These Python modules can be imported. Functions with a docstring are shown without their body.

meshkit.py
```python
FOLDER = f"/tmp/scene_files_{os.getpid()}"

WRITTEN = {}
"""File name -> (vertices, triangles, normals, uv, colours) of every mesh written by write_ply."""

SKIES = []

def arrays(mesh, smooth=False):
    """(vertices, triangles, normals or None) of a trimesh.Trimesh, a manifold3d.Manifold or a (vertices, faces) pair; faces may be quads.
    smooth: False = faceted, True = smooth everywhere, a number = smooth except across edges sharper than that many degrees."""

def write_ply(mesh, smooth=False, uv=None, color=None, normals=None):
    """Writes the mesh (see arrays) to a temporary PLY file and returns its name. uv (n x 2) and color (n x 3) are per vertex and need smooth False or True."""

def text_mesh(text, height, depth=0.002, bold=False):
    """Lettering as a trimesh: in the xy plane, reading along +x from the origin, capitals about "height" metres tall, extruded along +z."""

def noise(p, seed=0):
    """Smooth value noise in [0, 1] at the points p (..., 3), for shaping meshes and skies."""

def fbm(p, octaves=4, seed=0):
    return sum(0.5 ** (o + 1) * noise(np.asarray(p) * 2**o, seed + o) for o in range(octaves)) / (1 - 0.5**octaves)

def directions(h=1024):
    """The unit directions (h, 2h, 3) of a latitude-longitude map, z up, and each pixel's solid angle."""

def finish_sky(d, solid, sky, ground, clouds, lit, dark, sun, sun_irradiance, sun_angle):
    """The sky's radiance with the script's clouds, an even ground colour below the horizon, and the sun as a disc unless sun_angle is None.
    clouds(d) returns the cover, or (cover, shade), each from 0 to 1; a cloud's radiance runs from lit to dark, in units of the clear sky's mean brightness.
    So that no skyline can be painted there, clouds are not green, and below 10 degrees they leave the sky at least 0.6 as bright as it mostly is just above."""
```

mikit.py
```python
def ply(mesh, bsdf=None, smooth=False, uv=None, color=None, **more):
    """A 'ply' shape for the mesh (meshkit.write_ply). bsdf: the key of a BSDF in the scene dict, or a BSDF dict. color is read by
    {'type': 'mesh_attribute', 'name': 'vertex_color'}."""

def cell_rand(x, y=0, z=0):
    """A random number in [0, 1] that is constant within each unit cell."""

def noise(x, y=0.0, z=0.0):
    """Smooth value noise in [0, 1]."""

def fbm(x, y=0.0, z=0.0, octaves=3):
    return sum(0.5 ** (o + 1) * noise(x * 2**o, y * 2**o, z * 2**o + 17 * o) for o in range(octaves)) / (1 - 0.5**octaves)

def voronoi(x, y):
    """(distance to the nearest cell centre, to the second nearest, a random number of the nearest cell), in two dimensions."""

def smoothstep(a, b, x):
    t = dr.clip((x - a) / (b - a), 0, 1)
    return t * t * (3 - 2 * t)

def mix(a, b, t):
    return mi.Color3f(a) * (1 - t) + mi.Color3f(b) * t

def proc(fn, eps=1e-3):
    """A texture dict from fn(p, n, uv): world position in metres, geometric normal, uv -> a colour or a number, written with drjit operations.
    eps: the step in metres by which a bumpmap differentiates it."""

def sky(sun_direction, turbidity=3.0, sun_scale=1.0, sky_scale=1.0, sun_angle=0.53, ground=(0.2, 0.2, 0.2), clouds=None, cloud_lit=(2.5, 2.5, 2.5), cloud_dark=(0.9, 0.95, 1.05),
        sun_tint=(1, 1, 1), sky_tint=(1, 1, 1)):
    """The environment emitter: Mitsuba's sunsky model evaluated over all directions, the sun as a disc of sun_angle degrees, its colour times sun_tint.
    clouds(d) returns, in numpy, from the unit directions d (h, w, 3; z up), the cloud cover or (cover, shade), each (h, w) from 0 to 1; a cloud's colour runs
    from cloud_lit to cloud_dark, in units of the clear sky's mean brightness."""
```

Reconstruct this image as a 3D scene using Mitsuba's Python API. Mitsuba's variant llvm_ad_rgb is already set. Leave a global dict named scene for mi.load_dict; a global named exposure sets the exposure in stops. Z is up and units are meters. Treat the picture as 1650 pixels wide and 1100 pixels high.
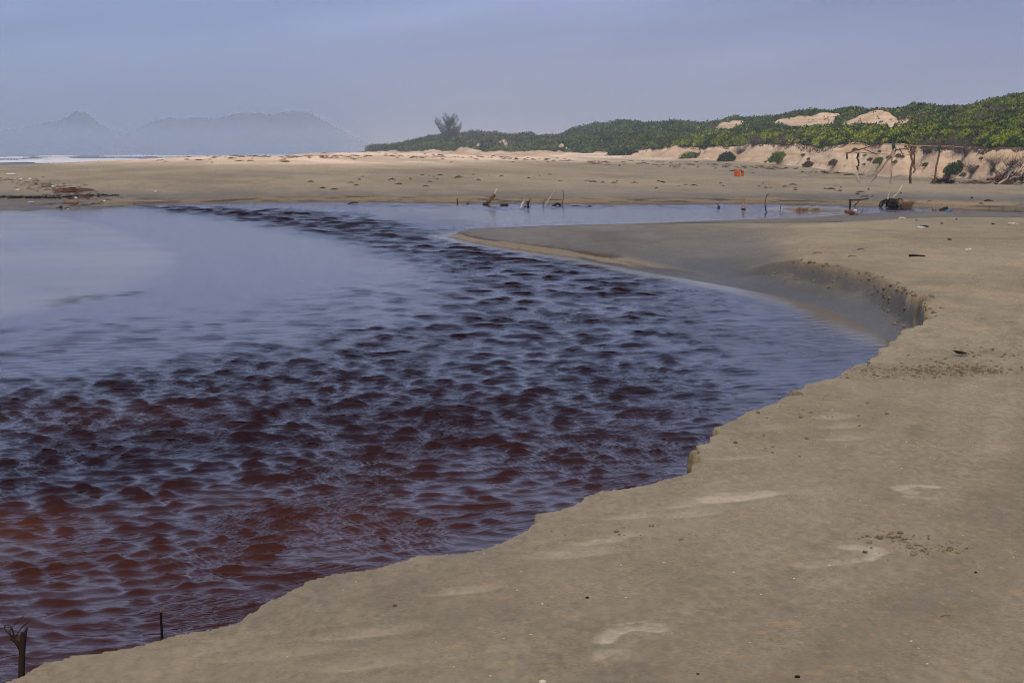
import math, random
import numpy as np, trimesh, shapely
import drjit as dr
import mitsuba as mi
import mikit, meshkit
from mikit import proc, noise, fbm, smoothstep, mix, cell_rand, voronoi
from scipy.spatial import cKDTree
from scipy.interpolate import RBFInterpolator, PchipInterpolator
from scipy.ndimage import gaussian_filter, map_coordinates

T = mi.ScalarTransform4f
PI = math.pi

# ------------------------------------------------------------------ camera, sky, exposure
EYE = 1.5
scene = {'camera': {'type': 'perspective', 'fov': 34.0, 'fov_axis': 'x', 'near_clip': 0.1, 'far_clip': 20000.0,
    'to_world': T().look_at(origin=[0, 0, EYE], target=[0, math.cos(0.11219), EYE - math.sin(0.11219)], up=[0, 0, 1]),
    'medium': {'type': 'ref', 'id': 'haze_air'}}}


def smst_(a, b, x):
    t = np.clip((x - a) / (b - a), 0, 1)
    return t * t * (3 - 2 * t)


def veil(d):
    """thin high haze over the whole sky, a little uneven in long streaks"""
    el = np.clip(d[..., 2], 0, 1)
    p = np.stack([d[..., 0] * 3, d[..., 1] * 3, el * 14], -1)
    n = meshkit.fbm(p + 7.3, 4, 5)
    streak = meshkit.fbm(np.stack([d[..., 0] * 4 + el * 9, d[..., 1] * 4, el * 34 - d[..., 0] * 6], -1), 4, 9)
    cover = 0.20 + 0.70 * np.exp(-np.maximum(el - 0.10, 0) / 0.22) + 0.2 * (n - 0.5)
    shade = np.clip(0.62 - 0.50 * np.clip((el - 0.05) / 0.25, 0, 1) + 1.1 * (streak - 0.5) + 0.25 * (n - 0.5) + 0.55 * smst_(0.0, 0.45, d[..., 0]), 0, 1)
    return cover, shade


SUN = (-0.12, -0.50, 0.88)
scene['sky'] = mikit.sky(SUN, turbidity=4.0, sun_scale=0.62, sun_angle=1.2, ground=(0.2, 0.18, 0.15), clouds=veil,
                         cloud_lit=(1.40, 1.74, 2.95), cloud_dark=(0.50, 0.71, 1.55), sun_tint=(1.0, 0.95, 0.87))
exposure = 1.45
labels = {}

# ------------------------------------------------------------------ helpers
RNG = np.random.default_rng(11)
COUNT = {}


def fresh(name):
    n = COUNT.get(name, -1) + 1
    COUNT[name] = n
    return name if n == 0 else f'{name}_{n:03d}'


def tag(key, label=None, cat=None, group=None, kind=None):
    e = {k: v for k, v in (('label', label), ('category', cat), ('group', group), ('kind', kind)) if v}
    if e:
        labels[key] = e
    return key


def add(key, mesh, mat, smooth=False, **more):
    scene[key] = mikit.ply(mesh, mat, smooth=smooth, **more)
    return key


def part(parent, name, mesh, mat, smooth=False, label=None):
    key, n = f'{parent}__{name}', 0
    while key in scene:
        n += 1
        key = f'{parent}__{name}_{n:03d}'
    add(key, mesh, mat, smooth)
    if label:
        labels[key] = {'label': label}
    return key


def densify(pts, step):
    pts = np.asarray(pts, float)
    out = [pts[:1]]
    for a, b in zip(pts[:-1], pts[1:]):
        n = max(1, int(math.ceil(np.linalg.norm(b - a) / step)))
        out.append(a + (b - a) * (np.arange(1, n + 1) / n)[:, None])
    return np.vstack(out)


def chaikin(pts, n=2):
    pts = np.asarray(pts, float)
    for _ in range(n):
        q, r = 0.75 * pts[:-1] + 0.25 * pts[1:], 0.25 * pts[:-1] + 0.75 * pts[1:]
        pts = np.vstack([pts[:1], np.stack([q, r], 1).reshape(-1, pts.shape[1]), pts[-1:]])
    return pts


def nz(x, y, s, seed=0, octaves=3):
    """numpy fbm over the ground, centred on zero, about +-0.5"""
    return meshkit.fbm(np.stack([np.asarray(x) / s + 31.7, np.asarray(y) / s + 11.3, np.zeros_like(x) + 0.37 * seed], -1), octaves, seed) - 0.5


class Shore:
    """signed distance to a closed outline, positive inside"""

    def __init__(self, pts, step=0.02):
        self.poly = shapely.Polygon(pts)
        shapely.prepare(self.poly)
        self.line = densify(np.vstack([pts, pts[:1]]), step)
        self.tree = cKDTree(self.line)

    def __call__(self, x, y):
        x, y = np.asarray(x, float), np.asarray(y, float)
        d, self.near = self.tree.query(np.stack([x, y], -1), workers=-1)
        return np.where(shapely.contains_xy(self.poly, x, y), d, -d)


def smst(a, b, x):
    t = np.clip((x - a) / (b - a), 0, 1)
    return t * t * (3 - 2 * t)


def tube(pts, rad, sides=6, cap=True):
    """a tapering tube along points; rad one number or one per point"""
    pts = np.asarray(pts, float)
    rad = np.broadcast_to(np.asarray(rad, float), len(pts))
    d = np.gradient(pts, axis=0)
    d /= np.linalg.norm(d, axis=1, keepdims=True) + 1e-12
    ref = np.array([0.31, 0.21, 0.93]) if abs(d[0] @ [0.31, 0.21, 0.93]) < 0.95 else np.array([1.0, 0, 0])
    a = np.cross(d, ref)
    a /= np.linalg.norm(a, axis=1, keepdims=True) + 1e-12
    b = np.cross(d, a)
    t = np.arange(sides) * 2 * PI / sides
    v = (pts[:, None] + rad[:, None, None] * (np.cos(t)[None, :, None] * a[:, None] + np.sin(t)[None, :, None] * b[:, None])).reshape(-1, 3)
    i, j = np.meshgrid(np.arange(len(pts) - 1), np.arange(sides), indexing='ij')
    p, q = i * sides + j, i * sides + (j + 1) % sides
    f = np.vstack([np.stack([p.ravel(), q.ravel(), (q + sides).ravel()], 1), np.stack([p.ravel(), (q + sides).ravel(), (p + sides).ravel()], 1)])
    if cap:
        n = len(v)
        v = np.vstack([v, pts[:1], pts[-1:]])
        k = np.arange(sides)
        e = (len(pts) - 1) * sides
        f = np.vstack([f, np.stack([k * 0 + n, (k + 1) % sides, k], 1), np.stack([k * 0 + n + 1, e + k, e + (k + 1) % sides], 1)])
    return v, f


def join(parts):
    at, vs, fs = 0, [], []
    for v, f in parts:
        vs.append(v)
        fs.append(np.asarray(f) + at)
        at += len(v)
    return np.vstack(vs), np.vstack(fs)


def wiggle(a, b, n, amount, rng):
    """a crooked line from a to b"""
    a, b = np.asarray(a, float), np.asarray(b, float)
    t = np.linspace(0, 1, n)[:, None]
    p = a + (b - a) * t
    j = rng.normal(0, amount, (n, 3)) * np.sin(PI * t) ** 0.5
    j[0] = j[-1] = 0
    return p + j


def blob(rx, ry, rz, rng, rough=0.25, sub=2, freq=1.6):
    """an uneven pebble or clod"""
    m = trimesh.creation.icosphere(subdivisions=sub)
    v = np.array(m.vertices)
    o = rng.uniform(0, 50, 3)
    v = v * (1 + rough * 2 * (meshkit.fbm(v * freq + o, 3, 3) - 0.5))[:, None] * [rx, ry, rz]
    return v, np.array(m.faces)


def box(sx, sy, sz, bevel=0.0):
    import manifold3d
    if not bevel:
        m = trimesh.creation.box((sx, sy, sz))
        return np.array(m.vertices), np.array(m.faces)
    s = manifold3d.Manifold.sphere(bevel, 8)
    hull = manifold3d.Manifold.batch_hull([s.translate([x * (sx / 2 - bevel), y * (sy / 2 - bevel), z * (sz / 2 - bevel)]) for x in (-1, 1) for y in (-1, 1) for z in (-1, 1)])
    m = hull.to_mesh()
    return np.array(m.vert_properties[:, :3], float), np.array(m.tri_verts)


def move(vf, loc=(0, 0, 0), rz=0.0, rx=0.0, ry=0.0, s=1.0):
    v, f = vf
    R = trimesh.transformations.euler_matrix(rx, ry, rz, 'sxyz')[:3, :3]
    return (np.asarray(v) * s) @ R.T + np.asarray(loc, float), f


# ------------------------------------------------------------------ haze
hz_, hy_ = np.meshgrid(np.linspace(-4, 64, 68), np.linspace(-600, 2000, 80), indexing='ij')
air = 0.00085 + 0.0005 * smst(420, 700, hy_) + 0.0045 * smst(23 + 4 * np.sin(hy_ / 90), 12, hz_) * smst(650, 950, hy_)
scene['haze_air'] = {'type': 'heterogeneous', 'albedo': {'type': 'rgb', 'value': [0.75, 0.86, 1.0]},
    'sigma_t': {'type': 'gridvolume', 'grid': mi.VolumeGrid(np.repeat(air[:, :, None, None], 4, axis=2).astype(np.float32)), 'filter_type': 'trilinear', 'to_world': T().translate([-3000, -600, -4]).scale([6000, 2600, 68])}}
scene['haze'] = {'type': 'cube', 'to_world': T().translate([0, 700, 30]).scale([3000, 1300, 34]), 'bsdf': {'type': 'null'}, 'interior': {'type': 'ref', 'id': 'haze_air'}}
tag('haze', 'thin sea haze lying over beach and hills', None, None, 'stuff')

# ------------------------------------------------------------------ the lie of the land
# top edge of the cut bank of the near beach and the low sand cliff that continues it across the bar
edge = np.array([(-1.559, 2.321), (-1.358, 3.144), (-1.241, 3.434), (-1.151, 3.656), (-1.138, 3.697), (-1.124, 3.757), (-1.108, 3.809), (-1.055, 3.819), (-1.024, 3.838), (-0.991, 3.853), (-0.957, 3.898), (-0.927, 3.928), (-0.884, 3.97), (-0.821, 4.033), (-0.769, 4.088), (-0.756, 4.144), (-0.761, 4.236), (-0.699, 4.333), (-0.643, 4.402), (-0.59, 4.513), (-0.578, 4.554), (-0.463, 4.616), (-0.366, 4.709), (-0.299, 4.79), (-0.28, 4.828), (-0.229, 4.851), (-0.157, 4.898), (-0.067, 5.035), (0.01, 5.188), (0.06, 5.314), (0.076, 5.427), (0.156, 5.504), (0.246, 5.688), (0.306, 5.794), (0.386, 5.849), (0.508, 5.997), (0.616, 6.177), (0.68, 6.342), (0.712, 6.557), (0.737, 6.699), (0.79, 6.787), (0.841, 6.938), (0.891, 7.13), (1.024, 7.383), (1.085, 7.618), (1.214, 7.809), (1.312, 7.908), (1.381, 8.221), (1.5, 8.443), (1.689, 8.775), (1.853, 9.186), (2.057, 9.668), (2.25, 10.136), (2.442, 10.651), (2.603, 10.948), (2.716, 11.302), (2.86, 11.635), (2.995, 11.989), (3.109, 12.562), (3.248, 13.192), (3.444, 13.887), (3.327, 13.766), (3.34, 14.262), (3.417, 15.077), (3.493, 15.674), (3.52, 16.488), (3.424, 16.928), (3.356, 17.392), (3.217, 17.881), (3.173, 18.399), (3.145, 19.061), (2.932, 19.529), (2.618, 19.895), (2.217, 20.275), (1.824, 20.942)])
edge_d = densify(edge, 0.03)
tang = np.gradient(edge_d, axis=0)
tang /= np.linalg.norm(tang, axis=1, keepdims=True)
arc = np.cumsum(np.linalg.norm(np.diff(edge_d, axis=0, prepend=edge_d[:1]), axis=1))
jag = 0.16 * (meshkit.fbm(np.stack([arc / 0.55, arc * 0, arc * 0], -1), 4, 21) - 0.5) + 0.05 * (meshkit.noise(np.stack([arc / 0.11, arc * 0 + 5, arc * 0], -1), 4) - 0.5)
edge_d = edge_d + np.stack([-tang[:, 1], tang[:, 0]], -1) * (jag * smst(0, 0.5, arc) * (1 - 0.45 * smst(13, 14.5, edge_d[:, 1])))[:, None]
plateau = Shore(np.vstack([edge_d, [(2.403, 25.459), (7.707, 30.872), (9.991, 30.872)], [[60, 36], [90, 20], [90, -60], [-60, -60]]]))

# waterline of the bar
bar_px = np.array([(-1.165, 29.971), (-0.913, 29.005), (-0.62, 27.906), (-0.352, 27.157), (0.048, 26.106), (0.509, 24.978), (0.927, 23.802), (1.293, 22.477), (1.682, 21.069), (2.045, 20.023), (2.422, 18.896), (2.705, 17.968), (2.886, 17.054), (3.001, 16.293), (3.047, 15.299), (3.056, 14.264), (3.054, 13.54), (3.058, 13.183), (3.467, 12.64), (7.244, 18.13), (14.458, 26.448), (18.33, 38.869), (15.909, 40.017), (12.643, 41.445), (10.669, 42.752), (8.948, 42.088), (7.846, 40.415), (6.685, 38.869), (5.266, 37.961), (3.74, 36.759), (2.297, 35.474), (1.195, 33.989), (0.307, 33.156), (-0.654, 32.106), (-0.979, 31.121)])
bar = Shore(bar_px)

# waterline of the far beach
far_px = np.array([(-25.037, 39.244), (-18.491, 40.821), (-13.391, 43.906), (-12.484, 44.144), (-12.16, 45.375), (-11.127, 46.676), (-10.707, 47.493), (-10.238, 49.038), (-9.146, 50.002), (-7.68, 51.326), (-5.128, 52.382), (-2.359, 51.068), (0.466, 50.436), (3.241, 50.125), (5.106, 50.249), (6.988, 50.436), (8.639, 49.216), (10.152, 47.772), (10.844, 46.946), (11.96, 44.629), (13.178, 43.206), (16.558, 41.657), (21.828, 40.017)])
fd = densify(far_px, 0.25)
fd[:, 1] += 0.5 * nz(fd[:, 0], fd[:, 1], 2.2, 3, 3)
far = Shore(np.vstack([fd, [[400, 60], [400, 900], [-400, 900], [-400, 60]]]), 0.1)
shoal = np.array([(7.958, 44.385)])[0]

# heights of the far beach
ctrl = np.array([(-19.812, 47.664, 0.1), (-24.11, 58.066, 0.35), (-33.298, 80.259, 0.5), (-14.529, 47.672, 0.17), (-17.834, 58.571, 0.34), (-22.352, 73.453, 0.45), (-28.056, 92.234, 0.52), (-35.581, 117.012, 0.6), (-13.376, 49.95, 0.18), (-17.245, 64.473, 0.46), (-22.642, 84.705, 0.6), (-32.188, 120.474, 0.75), (-12.198, 52.853, 0.22), (-14.294, 61.993, 0.5), (-18.869, 81.892, 0.72), (-27.255, 118.356, 0.98), (-9.761, 54.509, 0.22), (-11.092, 61.993, 0.5), (-14.235, 79.623, 0.8), (-20.336, 113.832, 1.25), (-6.442, 53.678, 0.2), (-7.805, 65.093, 0.45), (-10.22, 85.311, 0.75), (-13.082, 109.252, 1.02), (-16.353, 136.599, 1.2), (-4.46, 53.678, 0.2), (-5.403, 65.093, 0.45), (-7.076, 85.311, 0.75), (-9.057, 109.252, 1.02), (-11.321, 136.61, 1.3), (-2.478, 53.678, 0.2), (-3.088, 66.952, 0.42), (-4.193, 90.998, 0.7), (-5.451, 118.356, 0.98), (-7.862, 170.762, 1.25), (1.487, 53.678, 0.2), (1.938, 70.052, 0.37), (2.767, 100.098, 0.62), (3.9, 141.117, 0.88), (5.661, 204.898, 1.05), (4.196, 52.853, 0.22), (4.808, 60.59, 0.3), (5.704, 71.912, 0.34), (8.322, 104.989, 0.5), (11.088, 139.956, 0.68), (6.635, 50.603, 0.2), (7.74, 59.076, 0.33), (8.931, 68.192, 0.4), (10.193, 77.851, 0.43), (14.647, 111.9, 0.27), (16.82, 128.535, 0.37), (17.862, 136.525, 0.55), (8.877, 50.603, 0.2), (10.268, 58.571, 0.34), (12.591, 71.86, 0.42), (17.699, 101.028, 0.13), (19.718, 112.573, 0.18), (19.803, 113.079, 0.34), (10.608, 49.95, 0.18), (11.877, 55.959, 0.33), (13.837, 65.222, 0.4), (20.666, 97.426, 0.0), (21.927, 103.391, 0.06), (21.273, 100.324, 0.25), (11.531, 49.95, 0.18), (12.688, 54.992, 0.33), (14.962, 64.881, 0.37), (22.642, 98.193, -0.12), (23.211, 100.673, -0.05), (22.013, 95.493, 0.17), (12.209, 48.964, 0.17), (13.585, 54.52, 0.32), (15.942, 64.004, 0.35), (23.627, 94.868, -0.1), (24.011, 96.425, -0.02), (23.145, 92.957, 0.12), (13.398, 46.795, 0.16), (15.095, 52.755, 0.3), (18.045, 63.093, 0.32), (22.899, 80.08, 0.12), (16.034, 44.505, 0.16), (17.839, 49.549, 0.3), (21.804, 60.59, 0.3)] + [(-47.687, 115.0, 0.573), (-38.009, 125.0, 0.561), (-35.267, 132.0, 0.702), (-29.935, 130.0, 0.953), (-22.867, 128.0, 1.242), (-17.953, 150.0, 1.445), (-13.671, 165.0, 1.56), (-16.757, 140.0, 1.433), (-11.968, 260.0, 1.595), (6.353, 230.0, 1.374), (14.89, 188.0, 0.915), (18.838, 144.0, 0.683), (20.488, 117.0, 0.386), (22.128, 96.0, 0.251), (23.731, 83.0, 0.161), (26.265, 73.0, 0.162), (-18.406, 400.0, 2.817), (21.255, 330.0, 3.19), (43.693, 250.0, 3.42), (62.67, 220.0, 5.196)] + [(x, y, -0.9) for x, y in ((-70, 190), (-45, 200), (-25, 215), (-12, 240), (-6, 300), (-100, 170), (-6, 420), (-60, 400), (-200, 160))])
back = [(x, y, z) for x, y, z in ((-32, 150, 0.1), (-24, 158, 0.25), (-16, 172, 0.5), (-9, 195, 0.9), (-45, 145, 0.05))]
ctrl = np.vstack([ctrl, back])


def warp(x, y):
    r = np.hypot(x, y)
    return np.stack([np.arctan2(x, y) * 6, np.log(np.maximum(r, 20)) * 2.2], -1)


rbf = RBFInterpolator(warp(ctrl[:, 0], ctrl[:, 1]), ctrl[:, 2], kernel='linear', smoothing=0.002)

# the footprints in the near beach: centre, length, width, heading, strength
prints = [(p, l, w, math.radians(a), s) for (p, (l, w, a, s)) in zip(
    [(0.277, 3.905), (0.795, 5.635), (1.402, 5.69), (1.006, 4.756), (-0.382, 4.028), (-0.379, 3.76), (-0.142, 4.417), (0.147, 4.853), (0.226, 4.979), (0.315, 5.059), (0.373, 5.351), (0.572, 5.526), (0.858, 6.439), (1.409, 7.41), (1.39, 7.137), (1.358, 6.834), (1.012, 5.724), (-0.523, 3.472), (0.831, 4.437), (-0.051, 3.863), (-0.239, 3.811), (0.558, 5.381), (1.89, 6.497), (1.11, 7.137), (-0.591, 3.836)],
    [(0.24, 0.13, -20, 1), (0.34, 0.16, -80, .9), (0.26, 0.15, -35, .8), (0.30, 0.20, -60, .8), (0.33, 0.13, -75, .8), (0.3, 0.16, -70, .6), (0.26, 0.12, -70, .9), (0.36, 0.2, -80, .7), (0.3, 0.12, -70, .8), (0.22, 0.1, -80, .7), (0.24, 0.12, -80, .8), (0.28, 0.12, -60, .6), (0.3, 0.14, -85, .6), (0.2, 0.2, -90, .8), (0.22, 0.18, -85, .8), (0.26, 0.2, -85, .7), (0.3, 0.14, -80, .4), (0.28, 0.12, -70, .7), (0.3, 0.12, -50, .35), (0.26, 0.1, -75, .35), (0.3, 0.2, -75, .35), (0.3, 0.14, -75, .5), (0.3, 0.2, -75, .4), (0.26, 0.2, -85, .5), (0.3, 0.12, -75, .5)])]


# left side of the stream, metres: beyond it the water lies calm over the flats
calm_y = [8.0, 11.0, 12.4, 16.4, 19.3, 21.7, 25.3, 28.8, 34.2, 40.0, 45.0, 50.0]
calm_x = [-9.0, -2.9, -2.2, -0.9, -0.64, -0.9, -1.7, -2.8, -4.7, -7.4, -9.8, -11.0]
calm_k = np.diff(np.diff(calm_x) / np.diff(calm_y), prepend=0)




_SC = [(0.218, 3.9), (0.232, 3.949), (0.232, 3.949), (0.265, 3.994), (0.265, 3.994), (0.313, 4.016), (0.313, 4.016), (0.356, 3.994), (0.262, 4.039), (0.267, 4.042), (0.293, 4.057), (0.297, 4.06), (0.323, 4.068), (0.329, 4.068), (0.345, 4.045), (0.366, 4.039), (0.202, 3.775), (0.217, 3.811), (0.217, 3.811), (0.261, 3.811), (0.261, 3.811), (0.253, 3.76), (1.354, 5.758), (1.408, 5.805), (1.408, 5.805), (1.482, 5.77), (1.359, 5.736), (1.376, 5.668), (1.352, 5.613), (1.415, 5.569), (0.999, 4.853), (1.052, 4.845), (1.052, 4.845), (1.069, 4.788), (1.069, 4.788), (1.023, 4.709), (1.023, 4.709), (0.965, 4.686), (0.965, 4.686), (0.832, 4.632), (0.684, 5.591), (0.763, 5.635), (0.763, 5.635), (0.873, 5.701), (0.727, 5.679), (0.872, 5.724)]
_SW = (.026, .024, .022, .024, .012, .012, .012, .018, .022, .022, .02, .028, .022, .03, .024, .034, .034, .026, .024, .036, .06, .06, .04)
_SS = (1, 1, 1, .95, .5, .6, .5, .45, .5, .5, .35, .9, .9, .6, .35, .9, 1, .9, .6, .4, .9, .9, .6)
SCUFF = [(*_SC[2 * i], *_SC[2 * i + 1], w, s) for i, (w, s) in enumerate(zip(_SW, _SS))]


def ground(x, y, fine=True):
    """height of the sand at x, y"""
    x, y = np.atleast_1d(np.asarray(x, float)), np.atleast_1d(np.asarray(y, float))
    r = np.hypot(x, y)
    # lower surface: the bar, its shelf and the river bed
    db = bar(x, y)
    nb = bar.line[bar.near]
    step = 0.085 * smst(-2.9, -0.8, nb[:, 0]) * smst(4.4, 2.2, nb[:, 0]) * (nb[:, 1] < 31) * smst(20.5, 24, nb[:, 1])
    low = np.where(db > 0, 0.27 * (1 - np.exp(-np.maximum(db, 0) * (0.062 + 0.27 * smst(2.0, 3.3, x) * smst(21, 17, y)) / 0.27)) + step * smst(0, 0.20, db + 0.18 * nz(x, y, 0.35, 5)), -0.32 * (1 - np.exp(np.minimum(db, 0) * 0.16 / 0.32)))
    # near plateau
    dp = plateau(x, y)
    top = 0.32 + 0.10 * (1 - np.exp(-np.maximum(dp, 0) * 0.025 / 0.10))
    fade = smst(0.120, 0.185, np.where(y > 14.5, x / np.maximum(y, 1), 99))  # the cliff runs out along the bar
    top = top * fade + (1 - fade) * np.minimum(top, np.maximum(low, 0.02))
    soft = 0.035 * smst(13.3, 15.5, y) * (1 + 1.6 * nz(x, y, 0.9, 23, 2))
    dp = dp + 0.24 * smst(13.2, 14.5, y) * nz(x, y, 0.22, 24, 3) * (np.abs(dp) < 0.6)
    low = np.where(dp < 0.2, low + 0.06 * np.exp(np.minimum(dp, 0) / 0.45) * fade * smst(0.0, 0.7, db) * smst(0.30, 0.10, low), low)
    near = low + (np.maximum(top, low) - low) * smst(-0.035 - soft, 0.006 + 0.6 * soft, dp)
    # far beach
    df = far(x, y)
    nf = far.line[far.near]
    cut = 0.13 * smst(-13, -8, nf[:, 0])
    z = np.full_like(x, -1.0)
    m = df > 0
    if m.any():
        zr = rbf(warp(x[m], y[m]))
        zr = zr + 0.10 * nz(x[m], y[m], 9, 8, 4) * smst(1, 6, df[m])
        z[m] = np.minimum(zr, cut[m] * smst(0, 0.16, df[m]) + 0.05 * np.maximum(df[m] - 0.3, 0) + 0.015)
        far_out = r[m] > 420
        z[m] = np.where(far_out, np.where(x[m] > -0.1 * y[m], 1.0, -3.0), z[m])
    bed = -0.35 * (1 - np.exp(np.minimum(df, 0) * 0.12 / 0.35))
    out = np.where(df > 0, z, np.maximum(near, np.where((db > -2) | (dp > -2), near, bed)))
    flat = smst(0.5, 4.0, np.interp(y, calm_y, calm_x) - x) * smst(10, 14, y) * (df < 0) * (db < 0)
    out = np.where(flat > 0, out * (1 - flat) + flat * np.minimum(out, -0.035 + 0.03 * nz(x, y, 3.0, 15, 3)) * 0 + flat * np.maximum(out, -0.04 + 0.05 * nz(x, y, 3.0, 15, 3)), out)
    # a low shoal with dead grass in the channel
    sx, sy = (x - shoal[0]) / 0.9, (y - shoal[1]) / 2.4
    out = np.where(df < 0, np.maximum(out, 0.03 - 0.05 * (sx * sx + sy * sy)), out)
    if fine:
        dryland = smst(-0.02, 0.1, out) * (r < 60)
        out = out + dryland * (0.012 * nz(x, y, 0.9, 12, 3) + 0.006 * nz(x, y, 0.13, 14, 2) * smst(0.15, 0.3, out))
        # trampled, crumbly strip along the upper beach by the cove
        c = np.exp(-(((x - 3.55) / 1.0) ** 2 + ((y - 10.6) / 1.5) ** 2))
        out = out + dryland * c * 0.13 * np.maximum(nz(x, y, 0.10, 17, 3) + 0.03, 0) * (dp > 0.03)
        for ax, ay, bx, by, w, s in SCUFF:
            near_ = (np.abs(x - ax) < 0.4) & (np.abs(y - ay) < 0.4)
            if near_.any():
                X, Y = x[near_], y[near_]
                t = np.clip(((X - ax) * (bx - ax) + (Y - ay) * (by - ay)) / max((bx - ax) ** 2 + (by - ay) ** 2, 1e-6), 0, 1)
                q = np.hypot(X - ax - t * (bx - ax), Y - ay - t * (by - ay)) / w
                out[near_] += s * (-0.0022 * smst(1.2, 0.5, q) + 0.0012 * np.exp(-((q - 1.35) / 0.3) ** 2))
        for (px, py), l, w, a, s in prints[4:]:
            near_ = (np.abs(x - px) < 0.5) & (np.abs(y - py) < 0.5)
            if near_.any():
                X, Y = x[near_] - px, y[near_] - py
                u = (X * math.sin(-a) + Y * math.cos(a)) / (l * 0.5)
                v = (X * math.cos(a) + Y * math.sin(a)) / (w * 0.5)
                q = np.sqrt(u * u + v * v) + 0.4 * nz(X, Y, 0.07, 19)
                out[near_] += s * (-0.004 * smst(1.05, 0.5, q) + 0.003 * np.exp(-((q - 1.05) / 0.2) ** 2))
    return out


def polar(radii, half_fine, step, wide):
    """ring-and-spoke grid about the viewpoint: fine ahead, coarse elsewhere"""
    a = np.arange(0, half_fine, step)
    g = []
    s, t = step, a[-1]
    while t < wide:
        s = min(s * 1.22, 0.12)
        t += s
        g.append(min(t, wide))
    a = np.concatenate([a, g])
    a = np.concatenate([-a[:0:-1], a])
    A, R = np.meshgrid(a, radii)
    return R * np.sin(A), R * np.cos(A), len(radii), len(a)


def grid_faces(nr, nc):
    i = np.arange(nr - 1)[:, None] * nc + np.arange(nc - 1)[None]
    i = i.ravel()
    return np.vstack([np.stack([i, i + 1, i + nc + 1], 1), np.stack([i, i + nc + 1, i + nc], 1)])


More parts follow.
